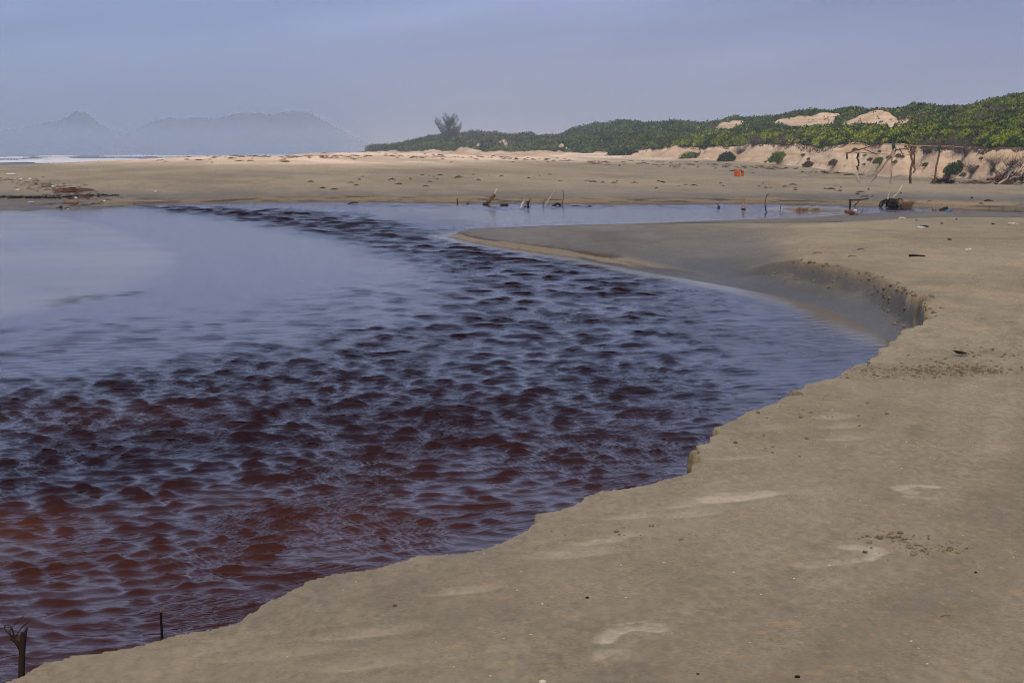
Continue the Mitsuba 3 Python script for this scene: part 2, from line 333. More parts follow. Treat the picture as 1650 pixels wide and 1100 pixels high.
radii = np.concatenate([np.linspace(0.02, 3.3, 40)[:-1], 3.3 * np.exp(np.arange(0, math.log(16 / 3.3), 0.0040)), 16 * np.exp(np.arange(0.0045, math.log(60 / 16), 0.0045)), 60 * np.exp(np.arange(0.008, math.log(460 / 60), 0.008)), [600, 800, 1100, 1500, 1950]])
X, Y, nr, nc = polar(radii, 0.345, 0.00118, PI)
Z = ground(X.ravel(), Y.ravel())
f = grid_faces(nr, nc)
V = np.stack([X.ravel(), Y.ravel(), Z], 1)
keep = ~((Z[f] < -0.16).all(1) & (np.hypot(V[f][:, :, 0], V[f][:, :, 1]).max(1) < 70))
BN = meshkit.arrays((V, f), True)[2]
dpv = plateau(V[:, 0], V[:, 1])
lip_v = (dpv > 0.004) & (dpv < 0.09) & (np.hypot(V[:, 0], V[:, 1]) < 14.5)
BN[lip_v] = [0, 0, 1]  # the top of the bank stays flat up to its edge
scene['beach'] = {'type': 'ply', 'filename': meshkit.write_ply((V, f[keep]), False, normals=BN), 'face_normals': False, 'bsdf': {'type': 'ref', 'id': 'sand'}}
tag('beach', 'grey brown sand beach, bar and cut river bank', None, None, 'structure')
NTRI = {'beach': int(keep.sum())}

# ------------------------------------------------------------------ sand material
PR = [(float(p[0]), float(p[1]), l, w, a, s) for p, l, w, a, s in prints[4:]]


def wet_of(p):
    n = fbm(p.x * 0.9, p.y * 0.9, 0, 2) - 0.5
    return smoothstep(0.24, 0.02, p.z + 0.10 * n)


def sand_color(p, n, uv):
    r = p.y  # how far up the coast
    big = fbm(p.x * 0.35 + 3.1, p.y * 0.22, 2.0, 3)
    streak = fbm(p.x * 1.1 + p.y * 0.55, p.y * 0.33 - p.x * 0.35, 5.0, 3)
    mid = fbm(p.x * 7.0, p.y * 3.6, 1.0, 3)
    grain = noise(p.x * 150, p.y * 150, p.z * 150)
    grain2 = noise(p.x * 55, p.y * 28, p.z * 50)
    base = mix((0.148, 0.128, 0.088), (0.216, 0.185, 0.128), smoothstep(0.3, 0.7, 0.45 * big + 0.3 * streak + 0.25 * mid))
    ochre = smoothstep(0.56, 0.72, fbm(p.x * 1.9 + 9, p.y * 1.1, 4.0, 3))
    base = mix(base, (0.285, 0.220, 0.130), 0.22 * ochre)
    # the top of the far beach is dry and pale, in bands along the shore
    band = 0.16 * (fbm(p.x * 0.10, p.y * 0.05, 9.0, 3) - 0.5)
    pale = smoothstep(0.62, 1.10, p.z + band * 2.2) * smoothstep(35, 60, r)
    dry = mix((0.40, 0.315, 0.225), (0.56, 0.45, 0.335), smoothstep(0.35, 0.65, fbm(p.x * 0.5, p.y * 0.12, 3.0, 3)))
    base = mix(base, dry, pale)
    # dry sand thrown up by feet
    m = mi.Float(0)
    edge_n = 0.9 * (mid - 0.5) + 0.35 * (grain2 - 0.5)
    for ax, ay, bx, by, w, s in SCUFF:
        t = dr.clip(((p.x - ax) * (bx - ax) + (p.y - ay) * (by - ay)) / max((bx - ax) ** 2 + (by - ay) ** 2, 1e-6), 0, 1)
        q = dr.sqrt(dr.square(p.x - ax - t * (bx - ax)) + dr.square(p.y - ay - t * (by - ay))) / w
        m = dr.maximum(m, s * smoothstep(1.45, 0.6, q + 0.45 * edge_n))
    for px, py, l, w, a, s in PR:
        x, y = p.x - px, p.y - py
        u = (x * math.sin(-a) + y * math.cos(a)) / (l * 0.5)
        v = (x * math.cos(a) + y * math.sin(a)) / (w * 0.5)
        q = dr.sqrt(u * u + v * v)
        m = dr.maximum(m, 0.6 * s * smoothstep(1.35, 0.6, q + 1.3 * edge_n) * smoothstep(-1.1, 0.3, u + 0.6 * v))
    base = mix(base, (0.40, 0.345, 0.26), 0.66 * m)
    # wheel tracks long since flattened, and orange flecks
    tr = p.x - 0.42 * p.y + 0.25 * (noise(p.y * 0.6, 3.0) - 0.5)
    track = smoothstep(0.22, 0.08, dr.abs(tr + 0.75)) + 0.8 * smoothstep(0.16, 0.05, dr.abs(tr - 0.35))
    base = base * (1 - 0.13 * track * smoothstep(14, 10, p.y)) * (1 + 0.16 * (fbm(tr * 9.0, (p.y + 0.42 * p.x) * 0.5, 21.0, 3) - 0.5) * smoothstep(20, 14, r))
    fleck = smoothstep(0.80, 0.92, noise(p.x * 38, p.y * 24, 8.0)) * smoothstep(0.45, 0.6, fbm(p.x * 2.2, p.y * 1.4, 11.0, 2))
    base = mix(base, (0.36, 0.22, 0.10), 0.30 * fleck)
    # steep freshly cut faces are darker, olive brown
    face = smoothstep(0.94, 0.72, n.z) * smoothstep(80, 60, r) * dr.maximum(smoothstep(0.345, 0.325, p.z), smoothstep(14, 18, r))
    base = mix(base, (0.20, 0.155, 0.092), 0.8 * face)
    damp = smoothstep(0.33, 0.20, p.z + 0.05 * (fbm(p.x * 0.5, p.y * 0.5, 6.0, 2) - 0.5)) * (1 - 0.5 * smoothstep(48, 56, r))
    base = mix(base, mi.Color3f(mi.luminance(base)) * mi.Color3f(0.60, 0.58, 0.54), 0.9 * damp)
    layer = smoothstep(0.17, 0.12, p.z + 0.05 * (noise(p.x * 0.8, p.y * 0.3, 2.0) - 0.5)) * smoothstep(0.0, 0.03, p.z) * smoothstep(42, 45, r) * smoothstep(-16, -8, p.x)
    lowbar = p.y - (26.4 - 2.93 * p.x)
    layer = dr.maximum(layer, smoothstep(0.105, 0.075, p.z + 0.03 * (noise(p.x * 3, p.y * 2, 2.0) - 0.5)) * smoothstep(0.0, 0.02, p.z) * smoothstep(19.5, 22.5, p.y) * smoothstep(1.6, 0.6, lowbar) * smoothstep(-2.0, -1.0, lowbar) * smoothstep(36, 33, r))
    cut_c = mix((0.062, 0.042, 0.018), (0.225, 0.170, 0.088), smoothstep(0.36, 0.5, fbm(p.x * 1.6, p.y * 0.3, p.z * 22, 3)))
    base = mix(base, cut_c, 0.85 * layer)
    wet = wet_of(p) * (1 - 0.7 * layer)
    base = mix(base, base * mi.Color3f(0.88, 0.89, 0.90), wet)
    return base * (0.70 + 0.30 * grain + 0.28 * grain2)


def sand_rough(p, n, uv):
    return 0.92 - 0.40 * smoothstep(0.5, 1.0, wet_of(p))


def sand_bump(p, n, uv):
    return 0.45 * noise(p.x * 16, p.y * 16, 3.0) + 0.3 * noise(p.x * 45, p.y * 45, 1.0) + 0.16 * noise(p.x * 120, p.y * 120, 0.0)


scene['sand'] = {'type': 'bumpmap', 'arbitrary': proc(sand_bump, 2e-3), 'scale': 0.006,
                 'bsdf': {'type': 'principled', 'base_color': proc(sand_color), 'roughness': proc(sand_rough), 'specular': 0.4}}

# ------------------------------------------------------------------ river
rough_zone = shapely.Polygon([(-1.754, 3.72), (-4.422, 10.505), (-3.375, 10.939), (-2.727, 11.678), (-1.93, 13.096), (-1.217, 14.523), (-0.842, 16.769), (-0.65, 19.443), (-0.893, 21.868), (-1.756, 25.611), (-2.857, 29.109), (-4.797, 34.568), (-7.398, 40.415), (-9.812, 45.375), (-10.757, 46.946), (-10.034, 48.054), (-6.22, 44.875), (-3.266, 39.244), (-1.617, 32.363), (-1.149, 29.534), (-0.245, 26.448), (0.911, 23.388), (1.707, 20.429), (2.123, 18.13), (1.846, 14.791), (1.343, 11.41), (1.193, 9.498), (0.808, 7.806), (-0.497, 5.824), (-1.425, 4.521)])
mid_zone = shapely.Polygon([(-3.74, 8.86), (-5.776, 13.773), (-4.545, 14.791), (-3.417, 15.969), (-2.325, 18.13), (-1.362, 20.96), (-1.183, 30.42), (1.751, 20.96), (2.939, 16.63), (3.054, 13.314), (1.478, 9.276), (0.477, 7.23)])
ripple_zone = shapely.Polygon([(-5.391, 15.657), (-5.56, 18.13), (-5.217, 19.924), (-4.752, 21.519), (-4.023, 22.353), (-3.213, 20.851), (-3.18, 18.808), (-3.741, 17.499), (-4.326, 16.494), (-4.455, 15.241)])
back_zone = shapely.Polygon([(-5.263, 53.765), (-4.598, 46.946), (-1.044, 43.437), (2.903, 44.875), (7.794, 44.385), (10.292, 41.235), (12.13, 48.628), (3.476, 53.765)])
gx, gy = np.meshgrid(np.arange(-60, 60, 0.25), np.arange(0, 90, 0.25))
amp = 0.004 + 0.34 * gaussian_filter(shapely.contains_xy(mid_zone, gx, gy).astype(float), 3.0)
amp = np.maximum(amp, gaussian_filter(shapely.contains_xy(rough_zone, gx, gy).astype(float), 2.2))
amp = np.maximum(amp, 0.30 * gaussian_filter(shapely.contains_xy(back_zone, gx, gy).astype(float), 2.0))
amp = np.maximum(amp, 0.55 * gaussian_filter(shapely.contains_xy(ripple_zone, gx, gy).astype(float), 1.5) * smst(-0.05, 0.2, nz(gx.ravel(), gy.ravel(), 0.9, 41, 3).reshape(gx.shape)))
amp *= np.clip(0.9 + 0.7 * nz(gx.ravel(), gy.ravel(), 2.4, 40, 3).reshape(gx.shape) + 0.6 * nz(gx.ravel(), gy.ravel(), 0.8, 42, 2).reshape(gx.shape), 0, 2)

wr = np.concatenate([3.6 * np.exp(np.arange(0, math.log(12 / 3.6), 0.0026)), 12 * np.exp(np.arange(0.0030, math.log(22 / 12), 0.0030)), 22 * np.exp(np.arange(0.0022, math.log(54 / 22), 0.0022)), [55, 56.5, 58], [59, 60, 62, 64, 67, 70, 74, 78, 82, 86, 90, 95, 100, 105]])
wx, wy, wnr, wnc = polar(wr, 0.335, 0.00105, 1.0)
wx, wy = wx.ravel(), wy.ravel()
R = np.hypot(wx, wy)
A = map_coordinates(amp, [(wy - 0) / 0.25, (wx + 60) / 0.25], order=1, mode='nearest')
gz = ground(wx, wy, False)
A = A * smst(0.0, -0.05, gz)
cell = R * np.where(R < 12, 0.0026, np.where(R < 22, 0.0030, 0.0022))
rng = np.random.default_rng(5)
h, var, dx, dy = np.zeros_like(wx), np.full_like(wx, 1e-12), np.zeros_like(wx), np.zeros_like(wx)
NW = 170
lam_c = 0.135 + 0.20 * smst(6, 40, R)
for k in range(NW):
    lam = 0.04 * (0.55 / 0.04) ** ((k + rng.uniform()) / NW)
    th = -PI / 2 + 0.15 + rng.normal(0, 0.50 if lam < 0.2 else 0.30)
    kx, ky = 2 * PI / lam * math.cos(th), 2 * PI / lam * math.sin(th)
    slope = 0.060 * np.exp(-(np.log(lam / lam_c) / np.where(lam < lam_c, 0.80, 0.42)) ** 2)
    a = slope * lam / (2 * PI) * smst(2.2, 4.5, lam * abs(math.sin(th)) / cell + 0.6)
    ph = kx * wx + ky * wy + rng.uniform(0, 2 * PI)
    s, c = np.sin(ph), np.cos(ph)
    h += a * c
    var += a * a / 2
    dx -= A * a * s * math.cos(th) * 0.8
    dy -= A * a * s * math.sin(th) * 0.8
# short steep crests over long flat troughs
sig = np.sqrt(var)
dz = A * sig * 1.85 * (np.exp(0.42 * np.clip(h / sig, -3, 2.4)) - 1.09) / 0.58 * 0.74
WV = np.stack([wx + dx, wy + dy, dz], 1)
wf = grid_faces(wnr, wnc)
keep = (gz[wf] < 0.10).any(1)
depth = np.maximum(-gz, 0)
patch = np.clip(0.5 + 1.5 * nz(wx, wy, 3.0, 50, 3), 0, 1)
leftward = smst(1.5, -3.5, wx) * smst(11, 5, wy)
thin, amber, deep = np.array([0.108, 0.090, 0.058]), np.array([0.215, 0.060, 0.008]), np.array([0.0145, 0.0022, 0.0012])
w1 = smst(0.02, 0.07, depth)[:, None]
red = np.clip(1.0 * leftward * patch ** 2.4 + 0.20 * patch ** 2.4 * smst(12, 5, wy), 0, 1)[:, None]
wcol = thin * (1 - w1) + (deep * (1 - red) + amber * red) * w1
add('river', (WV, wf[keep]), 'tea_water', True, color=wcol)
tag('river', 'dark tea coloured river water with small waves', None, None, 'structure')
NTRI['river'] = int(keep.sum())


def stream(p):
    """0 on the calm flats, 1 in the running stream"""
    x = mi.Float(calm_x[0])
    for y0, k in zip(calm_y, calm_k):
        x = x + float(k) * dr.maximum(p.y - y0, 0)
    w = 0.3 + p.y * 0.035
    x = x + (0.06 * p.y + 0.6) * (fbm(p.x * 0.7, p.y * 0.35, 2.0, 3) - 0.5)
    back = smoothstep(24, 30, p.y) * smoothstep(-0.5, 1.5, p.x + (p.y - 30) * 0.25)
    cove = smoothstep(1.6, 2.8, p.x) * smoothstep(8.5, 11, p.y)
    return smoothstep(-w, w, p.x - x) * (1 - 0.93 * back) * (1 - 0.75 * cove)


def ridge(n):
    return 1 - dr.abs(2 * n - 1)


def water_bump(p, n, uv):
    wx = p.x + 0.08 * noise(p.x * 5, p.y * 5, 7.0)
    a = ridge(noise(wx * 8 + p.y * 1.5, p.y * 13, 0.5)) + 0.55 * ridge(noise(wx * 19 - p.y * 3, p.y * 30, 1.5)) + 0.28 * ridge(noise(wx * 42, p.y * 62, 2.5)) + 0.10 * noise(p.x * 100, p.y * 130, 2.5)
    warp_ = 2.2 * fbm(p.x * 2.6, p.y * 2.6, 4.0, 2)
    patch1 = smoothstep(0.50, 0.72, noise(p.x * 2.7, p.y * 2.2, 12.0)) * smoothstep(13, 8, p.y)
    patch2 = smoothstep(0.52, 0.72, noise(p.x * 3.1 + 7, p.y * 2.4, 15.0)) * smoothstep(13, 8, p.y)
    a = a + 0.16 * patch1 * dr.sin((p.x * 0.8 + p.y * 0.6) * 190 + 9 * warp_) + 0.16 * patch2 * dr.sin((p.x * -0.5 + p.y * 0.86) * 230 + 9 * warp_)
    g = 0.35 + 0.9 * smoothstep(0.3, 0.75, fbm(p.x * 1.3, p.y * 0.8, 3.0, 2))
    return a * g * (0.008 + 0.992 * stream(p))


scene['tea_water'] = {'type': 'bumpmap', 'arbitrary': proc(water_bump, 3e-3), 'scale': 0.0045,
                      'bsdf': {'type': 'principled', 'eta': 1.333, 'roughness': 0.11, 'base_color': {'type': 'mesh_attribute', 'name': 'vertex_color'}}}

# ------------------------------------------------------------------ dunes
stations = np.array([
    [(-27.944, 337.268, 1.685), (-29.202, 352.446, 1.629), (-33.534, 404.722, 1.611), (-37.726, 455.312, 1.61), (-47.507, 573.356, 1.5), (-64.275, 775.717, 1.5)],
    [(-22.14, 325.0, 1.678), (-23.136, 339.625, 1.749), (-26.567, 390.0, 1.857), (-29.888, 438.75, 1.911), (-37.636, 552.5, 2.106), (-50.923, 747.5, 1.869)],
    [(-16.562, 310.189, 1.67), (-17.304, 324.147, 2.212), (-19.866, 372.227, 3.134), (-22.35, 418.755, 3.338), (-28.144, 527.321, 3.815), (-38.087, 713.434, 2.91)],
    [(-11.447, 296.053, 1.662), (-11.958, 309.375, 2.519), (-13.728, 355.263, 3.579), (-15.444, 399.671, 3.891), (-19.446, 503.289, 4.997), (-26.32, 680.921, 3.63)],
    [(-5.657, 279.285, 1.582), (-5.909, 291.853, 2.402), (-6.784, 335.142, 3.461), (-7.631, 377.034, 3.805), (-9.608, 474.784, 5.319), (-13.005, 642.355, 3.826)],
    [(-2.483, 269.683, 1.538), (-2.594, 281.819, 2.336), (-2.978, 323.62, 3.242), (-3.35, 364.073, 3.607), (-4.217, 458.462, 5.523), (-5.708, 620.272, 3.95)],
    [(1.422, 257.393, 1.484), (1.485, 268.976, 2.254), (1.705, 308.872, 2.969), (1.918, 347.481, 3.259), (2.415, 437.568, 4.7), (3.269, 592.004, 3.449)],
    [(5.812, 242.815, 1.423), (6.072, 253.742, 2.16), (6.972, 291.378, 2.619), (7.843, 327.8, 2.852), (9.874, 412.786, 4.066), (13.364, 558.475, 3.063)],
    [(8.828, 228.281, 1.282), (9.222, 238.554, 1.98), (10.588, 273.938, 2.609), (11.91, 308.18, 3.004), (14.987, 388.078, 5.755), (20.291, 525.047, 4.092)],
    [(11.405, 213.542, 1.129), (11.914, 223.151, 1.786), (13.676, 256.25, 2.672), (15.384, 288.281, 3.105), (19.356, 363.021, 6.169), (26.209, 491.146, 4.345)],
    [(13.613, 199.754, 0.996), (14.219, 208.742, 1.806), (16.321, 239.704, 2.721), (18.359, 269.667, 3.135), (23.101, 339.581, 5.967), (31.279, 459.433, 4.222)],
    [(15.826, 182.803, 0.864), (16.528, 191.03, 1.919), (18.972, 219.364, 2.757), (21.341, 246.785, 3.102), (26.857, 310.766, 5.248), (36.364, 420.448, 3.783)],
    [(17.946, 159.695, 0.74), (18.737, 166.881, 2.034), (21.509, 191.634, 2.733), (24.195, 215.588, 3.024), (30.452, 271.482, 4.675), (41.23, 367.299, 3.434)],
    [(19.171, 142.531, 0.645), (20.012, 148.945, 2.058), (22.972, 171.038, 2.676), (25.841, 192.418, 3.018), (32.513, 242.304, 5.218), (44.03, 327.822, 3.766)],
    [(20.142, 128.578, 0.482), (21.019, 134.364, 2.077), (24.127, 154.294, 2.713), (27.14, 173.581, 3.051), (34.146, 218.583, 5.173), (46.245, 295.73, 3.738)],
    [(20.663, 118.0, 0.376), (21.559, 123.31, 2.041), (24.745, 141.6, 2.742), (27.834, 159.3, 3.086), (35.016, 200.6, 5.236), (47.429, 271.4, 3.777)],
    [(21.752, 106.289, 0.285), (22.69, 111.072, 1.988), (26.041, 127.547, 2.694), (29.292, 143.491, 3.034), (36.846, 180.692, 5.194), (49.913, 244.466, 3.752)],
    [(22.29, 98.276, 0.243), (23.247, 102.698, 1.97), (26.679, 117.931, 2.655), (30.009, 132.672, 2.999), (37.743, 167.069, 5.22), (51.134, 226.034, 3.768)],
    [(23.02, 92.457, 0.178), (24.005, 96.618, 1.933), (27.547, 110.949, 2.636), (30.985, 124.817, 2.971), (38.969, 157.177, 5.133), (52.798, 212.652, 3.715)],
    [(23.569, 88.127, 0.159), (24.577, 92.093, 1.849), (28.201, 105.753, 2.621), (31.72, 118.972, 2.953), (39.891, 149.816, 5.095), (54.051, 202.693, 3.692)],
    [(24.017, 84.0, 0.145), (25.042, 87.78, 1.821), (28.733, 100.8, 2.605), (32.317, 113.4, 2.967), (40.63, 142.8, 5.407), (55.063, 193.2, 3.883)],
    [(24.771, 81.38, 0.142), (25.826, 85.042, 1.811), (29.63, 97.656, 2.642), (33.326, 109.863, 3.03), (41.888, 138.346, 5.688), (56.779, 187.174, 4.054)],
    [(26.625, 74.0, 0.143), (27.754, 77.33, 1.783), (31.837, 88.8, 2.668), (35.805, 99.9, 3.085), (44.987, 125.8, 5.993), (61.0, 170.2, 4.242)],
    [(29.899, 68.944, 0.135), (31.16, 72.046, 1.806), (35.74, 82.733, 2.709), (40.195, 93.074, 3.126), (50.496, 117.205, 5.993), (68.481, 158.571, 4.242)],
    [(33.761, 62.0, 0.135), (35.173, 64.79, 1.832), (40.336, 74.4, 2.75), (45.363, 83.7, 3.163), (56.979, 105.4, 5.953), (77.292, 142.6, 4.218)]])
st_q = stations[:, 0, 0] / stations[:, 0, 1]
lev = np.array([1.0, 1.045, 1.2, 1.35, 1.7, 2.3])
st_d = np.log(stations[:, :, 1])
st_z = stations[:, :, 2]
f_d = [PchipInterpolator(st_q, st_d[:, k]) for k in range(6)]
f_z = [PchipInterpolator(st_q, st_z[:, k]) for k in range(6)]


def bay(q):
    n = meshkit.fbm(np.stack([q * 34, q * 0, q * 0], -1), 2, 61) - 0.5
    return 0.045 * n * smst(0.03, 0.1, q) + 0.012 * n


def dune_xyz(q, t, rough=True):
    """a point of the dunes: q says where along the front, t how far behind it (1 at the foot)"""
    q, t = np.broadcast_arrays(np.asarray(q, float), np.asarray(t, float))
    shape = q.shape
    q, t = q.ravel(), t.ravel()
    d = np.stack([g(q) for g in f_d], 1)
    z = np.stack([g(q) for g in f_z], 1)
    tt = np.clip(np.where((t > 1) & (t < 1.25), t + (smst(1.0, 1.01, t) * smst(1.25, 1.06, t)) * 0.014 * nz(q * 1000, t * 90, 22, 66, 3), t), 0.9, 2.3)
    k = np.clip(np.searchsorted(lev, tt, side='right') - 1, 0, 4)
    w = (tt - lev[k]) / (lev[k + 1] - lev[k])
    i = np.arange(len(q))
    ws = np.where(k == 0, np.where(w < 0, w, np.maximum(w, 0) ** (0.85 + 1.1 * nz(q * 1000, q * 0, 16, 69, 3))), w * w * (3 - 2 * w) * 0.5 + w * 0.5)
    zz = z[i, k] + (z[i, k + 1] - z[i, k]) * ws
    yy = np.exp(d[:, 0]) * t * (1 + bay(q) * np.clip(1.6 - (t - 1) * 3, 0, 1))
    xx = q * yy
    if rough:
        big = smst(1.04, 1.2, t)
        zz = zz + big * yy / 130 * (1.1 * nz(xx, yy, 13, 62, 3) + 0.5 * nz(xx, yy, 4.5, 63, 2)) * smst(-0.075, -0.03, q)
        scarp = smst(0.995, 1.012, t) * smst(1.07, 1.04, t)
        zz = zz + scarp * (1.3 * nz(xx, yy * 0.6, 2.6, 64, 4) + 0.5 * np.minimum(nz(xx * 1.4 + zz * 1.5, yy * 0.5, 1.1, 68, 3), 0) + 0.12 * nz(q * 900, yy * 0.5, 1.6, 65, 3))
    zz = np.where(t < 1, zz - (1 - t) * 18, zz)
    return np.stack([xx, yy, zz], -1).reshape(shape + (3,))


qs = np.concatenate([np.arange(-0.0866, 0.3297, 0.00058), np.linspace(0.3297, 0.536, 90)[1:]])
ts = np.concatenate([[0.97, 0.985], np.linspace(0.993, 1.05, 62), np.linspace(1.05, 1.25, 50)[1:], np.linspace(1.25, 1.8, 70)[1:], [1.9, 2.05, 2.3, 3.0, 4.5]])
QQ, TT = np.meshgrid(qs, ts)
DV = dune_xyz(QQ, TT).reshape(-1, 3)
df_ = grid_faces(len(ts), len(qs))
tag('dunes', 'pale orange sand dunes with a cut front', None, None, 'structure')
NTRI['dunes'] = len(df_)


def dune_color(p, n, uv):
    a = fbm(p.x * 0.45, p.y * 0.3, p.z * 1.6, 4)
    b = fbm(p.x * 0.2 + 5, p.y * 0.12, p.z * 5.0, 3)
    c = mix((0.58, 0.425, 0.27), (0.76, 0.59, 0.41), smoothstep(0.3, 0.7, a))
    c = mix(c, (0.50, 0.29, 0.12), 0.5 * smoothstep(0.55, 0.75, b))
    return mix(c, (0.26, 0.19, 0.12), 0.6 * smoothstep(0.62, 0.8, fbm(p.x * 1.3, p.y * 1.3, p.z * 1.3 + 4, 3)))


scene['dune_sand'] = {'type': 'diffuse', 'reflectance': proc(dune_color)}

# bare sand among the scrub, as outlines in (q, t)
bare = [shapely.Polygon(p) for p in (
    [(0.119, 1.565), (0.1264, 1.677), (0.1352, 1.7), (0.1396, 1.7), (0.1374, 1.657), (0.1315, 1.544), (0.1271, 1.472)],
    [(0.154, 1.479), (0.1566, 1.603), (0.1658, 1.63), (0.1695, 1.556), (0.1824, 1.611), (0.1934, 1.671), (0.1964, 1.638), (0.1879, 1.516), (0.1816, 1.397), (0.1676, 1.455)],
    [(0.1905, 1.456), (0.1989, 1.539), (0.2063, 1.613), (0.2155, 1.7), (0.221, 1.695), (0.2266, 1.595), (0.2376, 1.564), (0.2339, 1.446), (0.2247, 1.211), (0.2155, 1.434), (0.2045, 1.465), (0.1934, 1.398)],
    [(0.1087, 1.588), (0.1131, 1.665), (0.1179, 1.524), (0.1124, 1.479)],
    [(0.2468, 1.616), (0.2509, 1.664), (0.2494, 1.607)],
    [(0.2671, 1.432), (0.2818, 1.461), (0.2855, 1.417), (0.2726, 1.381)],
    [(-0.0129, 1.107), (-0.0203, 1.036), (-0.0313, 1.007), (-0.035, 1.004), (-0.0239, 1.03)],
    [(-0.0092, 1.089), (-0.0018, 1.178), (-0.0048, 1.039)],
    [(0.0276, 1.034), (0.0332, 1.044), (0.0321, 1.02), (0.0287, 1.018)],
    [(0.14, 1.482), (0.1437, 1.523), (0.1463, 1.45)])]


def bare_mask(q, t, small=True):
    q, t = np.asarray(q), np.asarray(t)
    qq = q + 0.0055 * nz(q * 1000, t * 60, 4, 70, 4)
    tt = t + 0.085 * nz(q * 1000, t * 60, 3.5, 71, 4)
    m = np.zeros(q.shape, bool)
    for b in bare:
        m |= shapely.contains_xy(b, qq, tt)
    grassy = nz(q * 1000, t * 60, 1.4, 79, 3) > 0.12
    spots = (nz(q * 1000, t * 60, 2.6, 74, 3) > 0.235) & (t > 1.16) & (t < 1.62) & (q > 0.0939)
    return (m & ~grassy) | (spots & small)


def scrub_mask(q, t):
    lip = 1.052 + 0.045 * nz(q * 1000, q * 0, 9, 72, 3)
    nofront = smst(0.0774, 0.0589, q)
    lip = lip * (1 - nofront) + (1.012 + 0.012 * nz(q * 1000, q * 0, 6, 73, 2)) * nofront
    return (t > lip) & (t < 1.95) & ~bare_mask(q, t)


# rounded shrubs, one dome each, crowding together
SHRUBQ = RNG.uniform(-0.0829, 0.3408, 9000)
SHRUBT = 1.0 + RNG.uniform(0.02, 1.0, 9000)
sp = dune_xyz(SHRUBQ, SHRUBT)
sh_r = RNG.uniform(0.6, 1.7, 9000) * np.clip(sp[:, 1] / 130, 0.7, 2.2)
sh_h = sh_r * RNG.uniform(0.18, 0.42, 9000)
sh_tree = cKDTree(sp[:, :2])


def lump(x, y):
    """height of the shrub canopy"""
    d, i = sh_tree.query(np.stack([x, y], -1), k=6, workers=-1)
    h = (sh_h[i] * np.sqrt(np.maximum(0, 1 - (d / sh_r[i]) ** 2))).max(1)
    f3 = meshkit.noise(np.stack([x / 0.5, y / 0.6, x * 0 + 5], -1), 77)
    return h + 0.10 * f3


SM = scrub_mask(QQ, TT).ravel()
BM = gaussian_filter(bare_mask(QQ, TT).astype(float), 2.5).ravel()
BW = np.clip(2.2 * gaussian_filter(bare_mask(QQ, TT, False).astype(float), (7, 9)).ravel(), 0, 1)
DV[:, 2] += 0.60 * BM * DV[:, 1] / 130
add('dunes', (DV, df_), 'dune_sand', True)
hh = lump(DV[:, 0], DV[:, 1])
edge_soft = gaussian_filter(SM.reshape(QQ.shape).astype(float), 2.0).ravel()
CV = DV.copy()
CV[:, 2] += hh * smst(0.3, 0.95, edge_soft) * smst(1.03, 1.10, TT.ravel()) * (1 - 0.85 * BW) + 0.05
ck = SM[df_].all(1) & (TT.ravel()[df_].max(1) < 1.95)
add('dune_scrub__canopy', (CV, df_[ck]), 'under_scrub', True)

# leaf sprays over the canopy
cf = df_[ck]
tri = CV[cf]
nrm = np.cross(tri[:, 1] - tri[:, 0], tri[:, 2] - tri[:, 0])
area = np.linalg.norm(nrm, axis=1) / 2
cen = tri.mean(1)
dist = np.hypot(cen[:, 0], cen[:, 1])
nn = nrm / (2 * area[:, None] + 1e-9)
toward = np.maximum(0.10, -(nn[:, 0] * cen[:, 0] + nn[:, 1] * cen[:, 1] + nn[:, 2] * (cen[:, 2] - EYE)) / dist)
wgt = area / dist ** 2 * toward
NLEAF = 330000
pick = RNG.choice(len(cf), NLEAF, p=wgt / wgt.sum())
b = RNG.dirichlet((1, 1, 1), NLEAF)
P0 = (tri[pick] * b[:, :, None]).sum(1)
dd = np.hypot(P0[:, 0], P0[:, 1])
size = dd * 0.00062 * RNG.uniform(0.6, 1.7, NLEAF) + 0.03
up = np.array([0, 0, 1.0])
axis = RNG.normal(0, 1, (NLEAF, 3)) + up * 0.9
axis /= np.linalg.norm(axis, axis=1, keepdims=True)
side = np.cross(axis, RNG.normal(0, 1, (NLEAF, 3)))
side /= np.linalg.norm(side, axis=1, keepdims=True) + 1e-9
P0 = P0 + up * (RNG.uniform(-0.3, 1.0, NLEAF) * size)[:, None]
LV = np.stack([P0 - side * size[:, None] * 0.55, P0 + side * size[:, None] * 0.55, P0 + axis * size[:, None] * 1.15], 1).reshape(-1, 3)
own = sh_tree.query(P0[:, :2], workers=-1)[1]
sh_t = SHRUBT[own] + 0.10 * RNG.uniform(-1, 1, 9000)[own]
tone = RNG.uniform(0, 1, 9000)[own] + 0.9 * nz(P0[:, 0], P0[:, 1], 14, 78, 3)
kind = np.where(tone > 0.95, 3, np.where(((sh_t < 1.24) & (tone > 0.42)) | (tone > 0.80), 0, np.where(tone < 0.42, 2, 1)))
kind = np.where((P0[:, 1] > 190) & (kind == 0), 1, kind)
for k, m in enumerate(('leaf_bright', 'leaf_mid', 'leaf_dark', 'leaf_dry')):
    lv = LV.reshape(-1, 3, 3)[kind == k].reshape(-1, 3)
    labels[part('dune_scrub', 'foliage', (lv, np.arange(len(lv)).reshape(-1, 3)), m)] = {'kind': 'stuff'}
hq = RNG.uniform(0.0792, 0.3297, 5200)
hq = hq[nz(hq * 1000, hq * 0, 5, 110, 3) > -0.10]
lipt = 1.046 + 0.02 * nz(hq * 1000, hq * 0, 9, 72, 3)
hp = dune_xyz(hq, lipt + RNG.uniform(-0.006, 0.010, len(hq)))
hl = RNG.uniform(0.08, 0.42, len(hq)) * (0.4 + 2.2 * np.clip(nz(hq * 1000, hq * 0, 3, 111, 3) + 0.25, 0, 1))
hw = RNG.uniform(0.015, 0.05, len(hq))
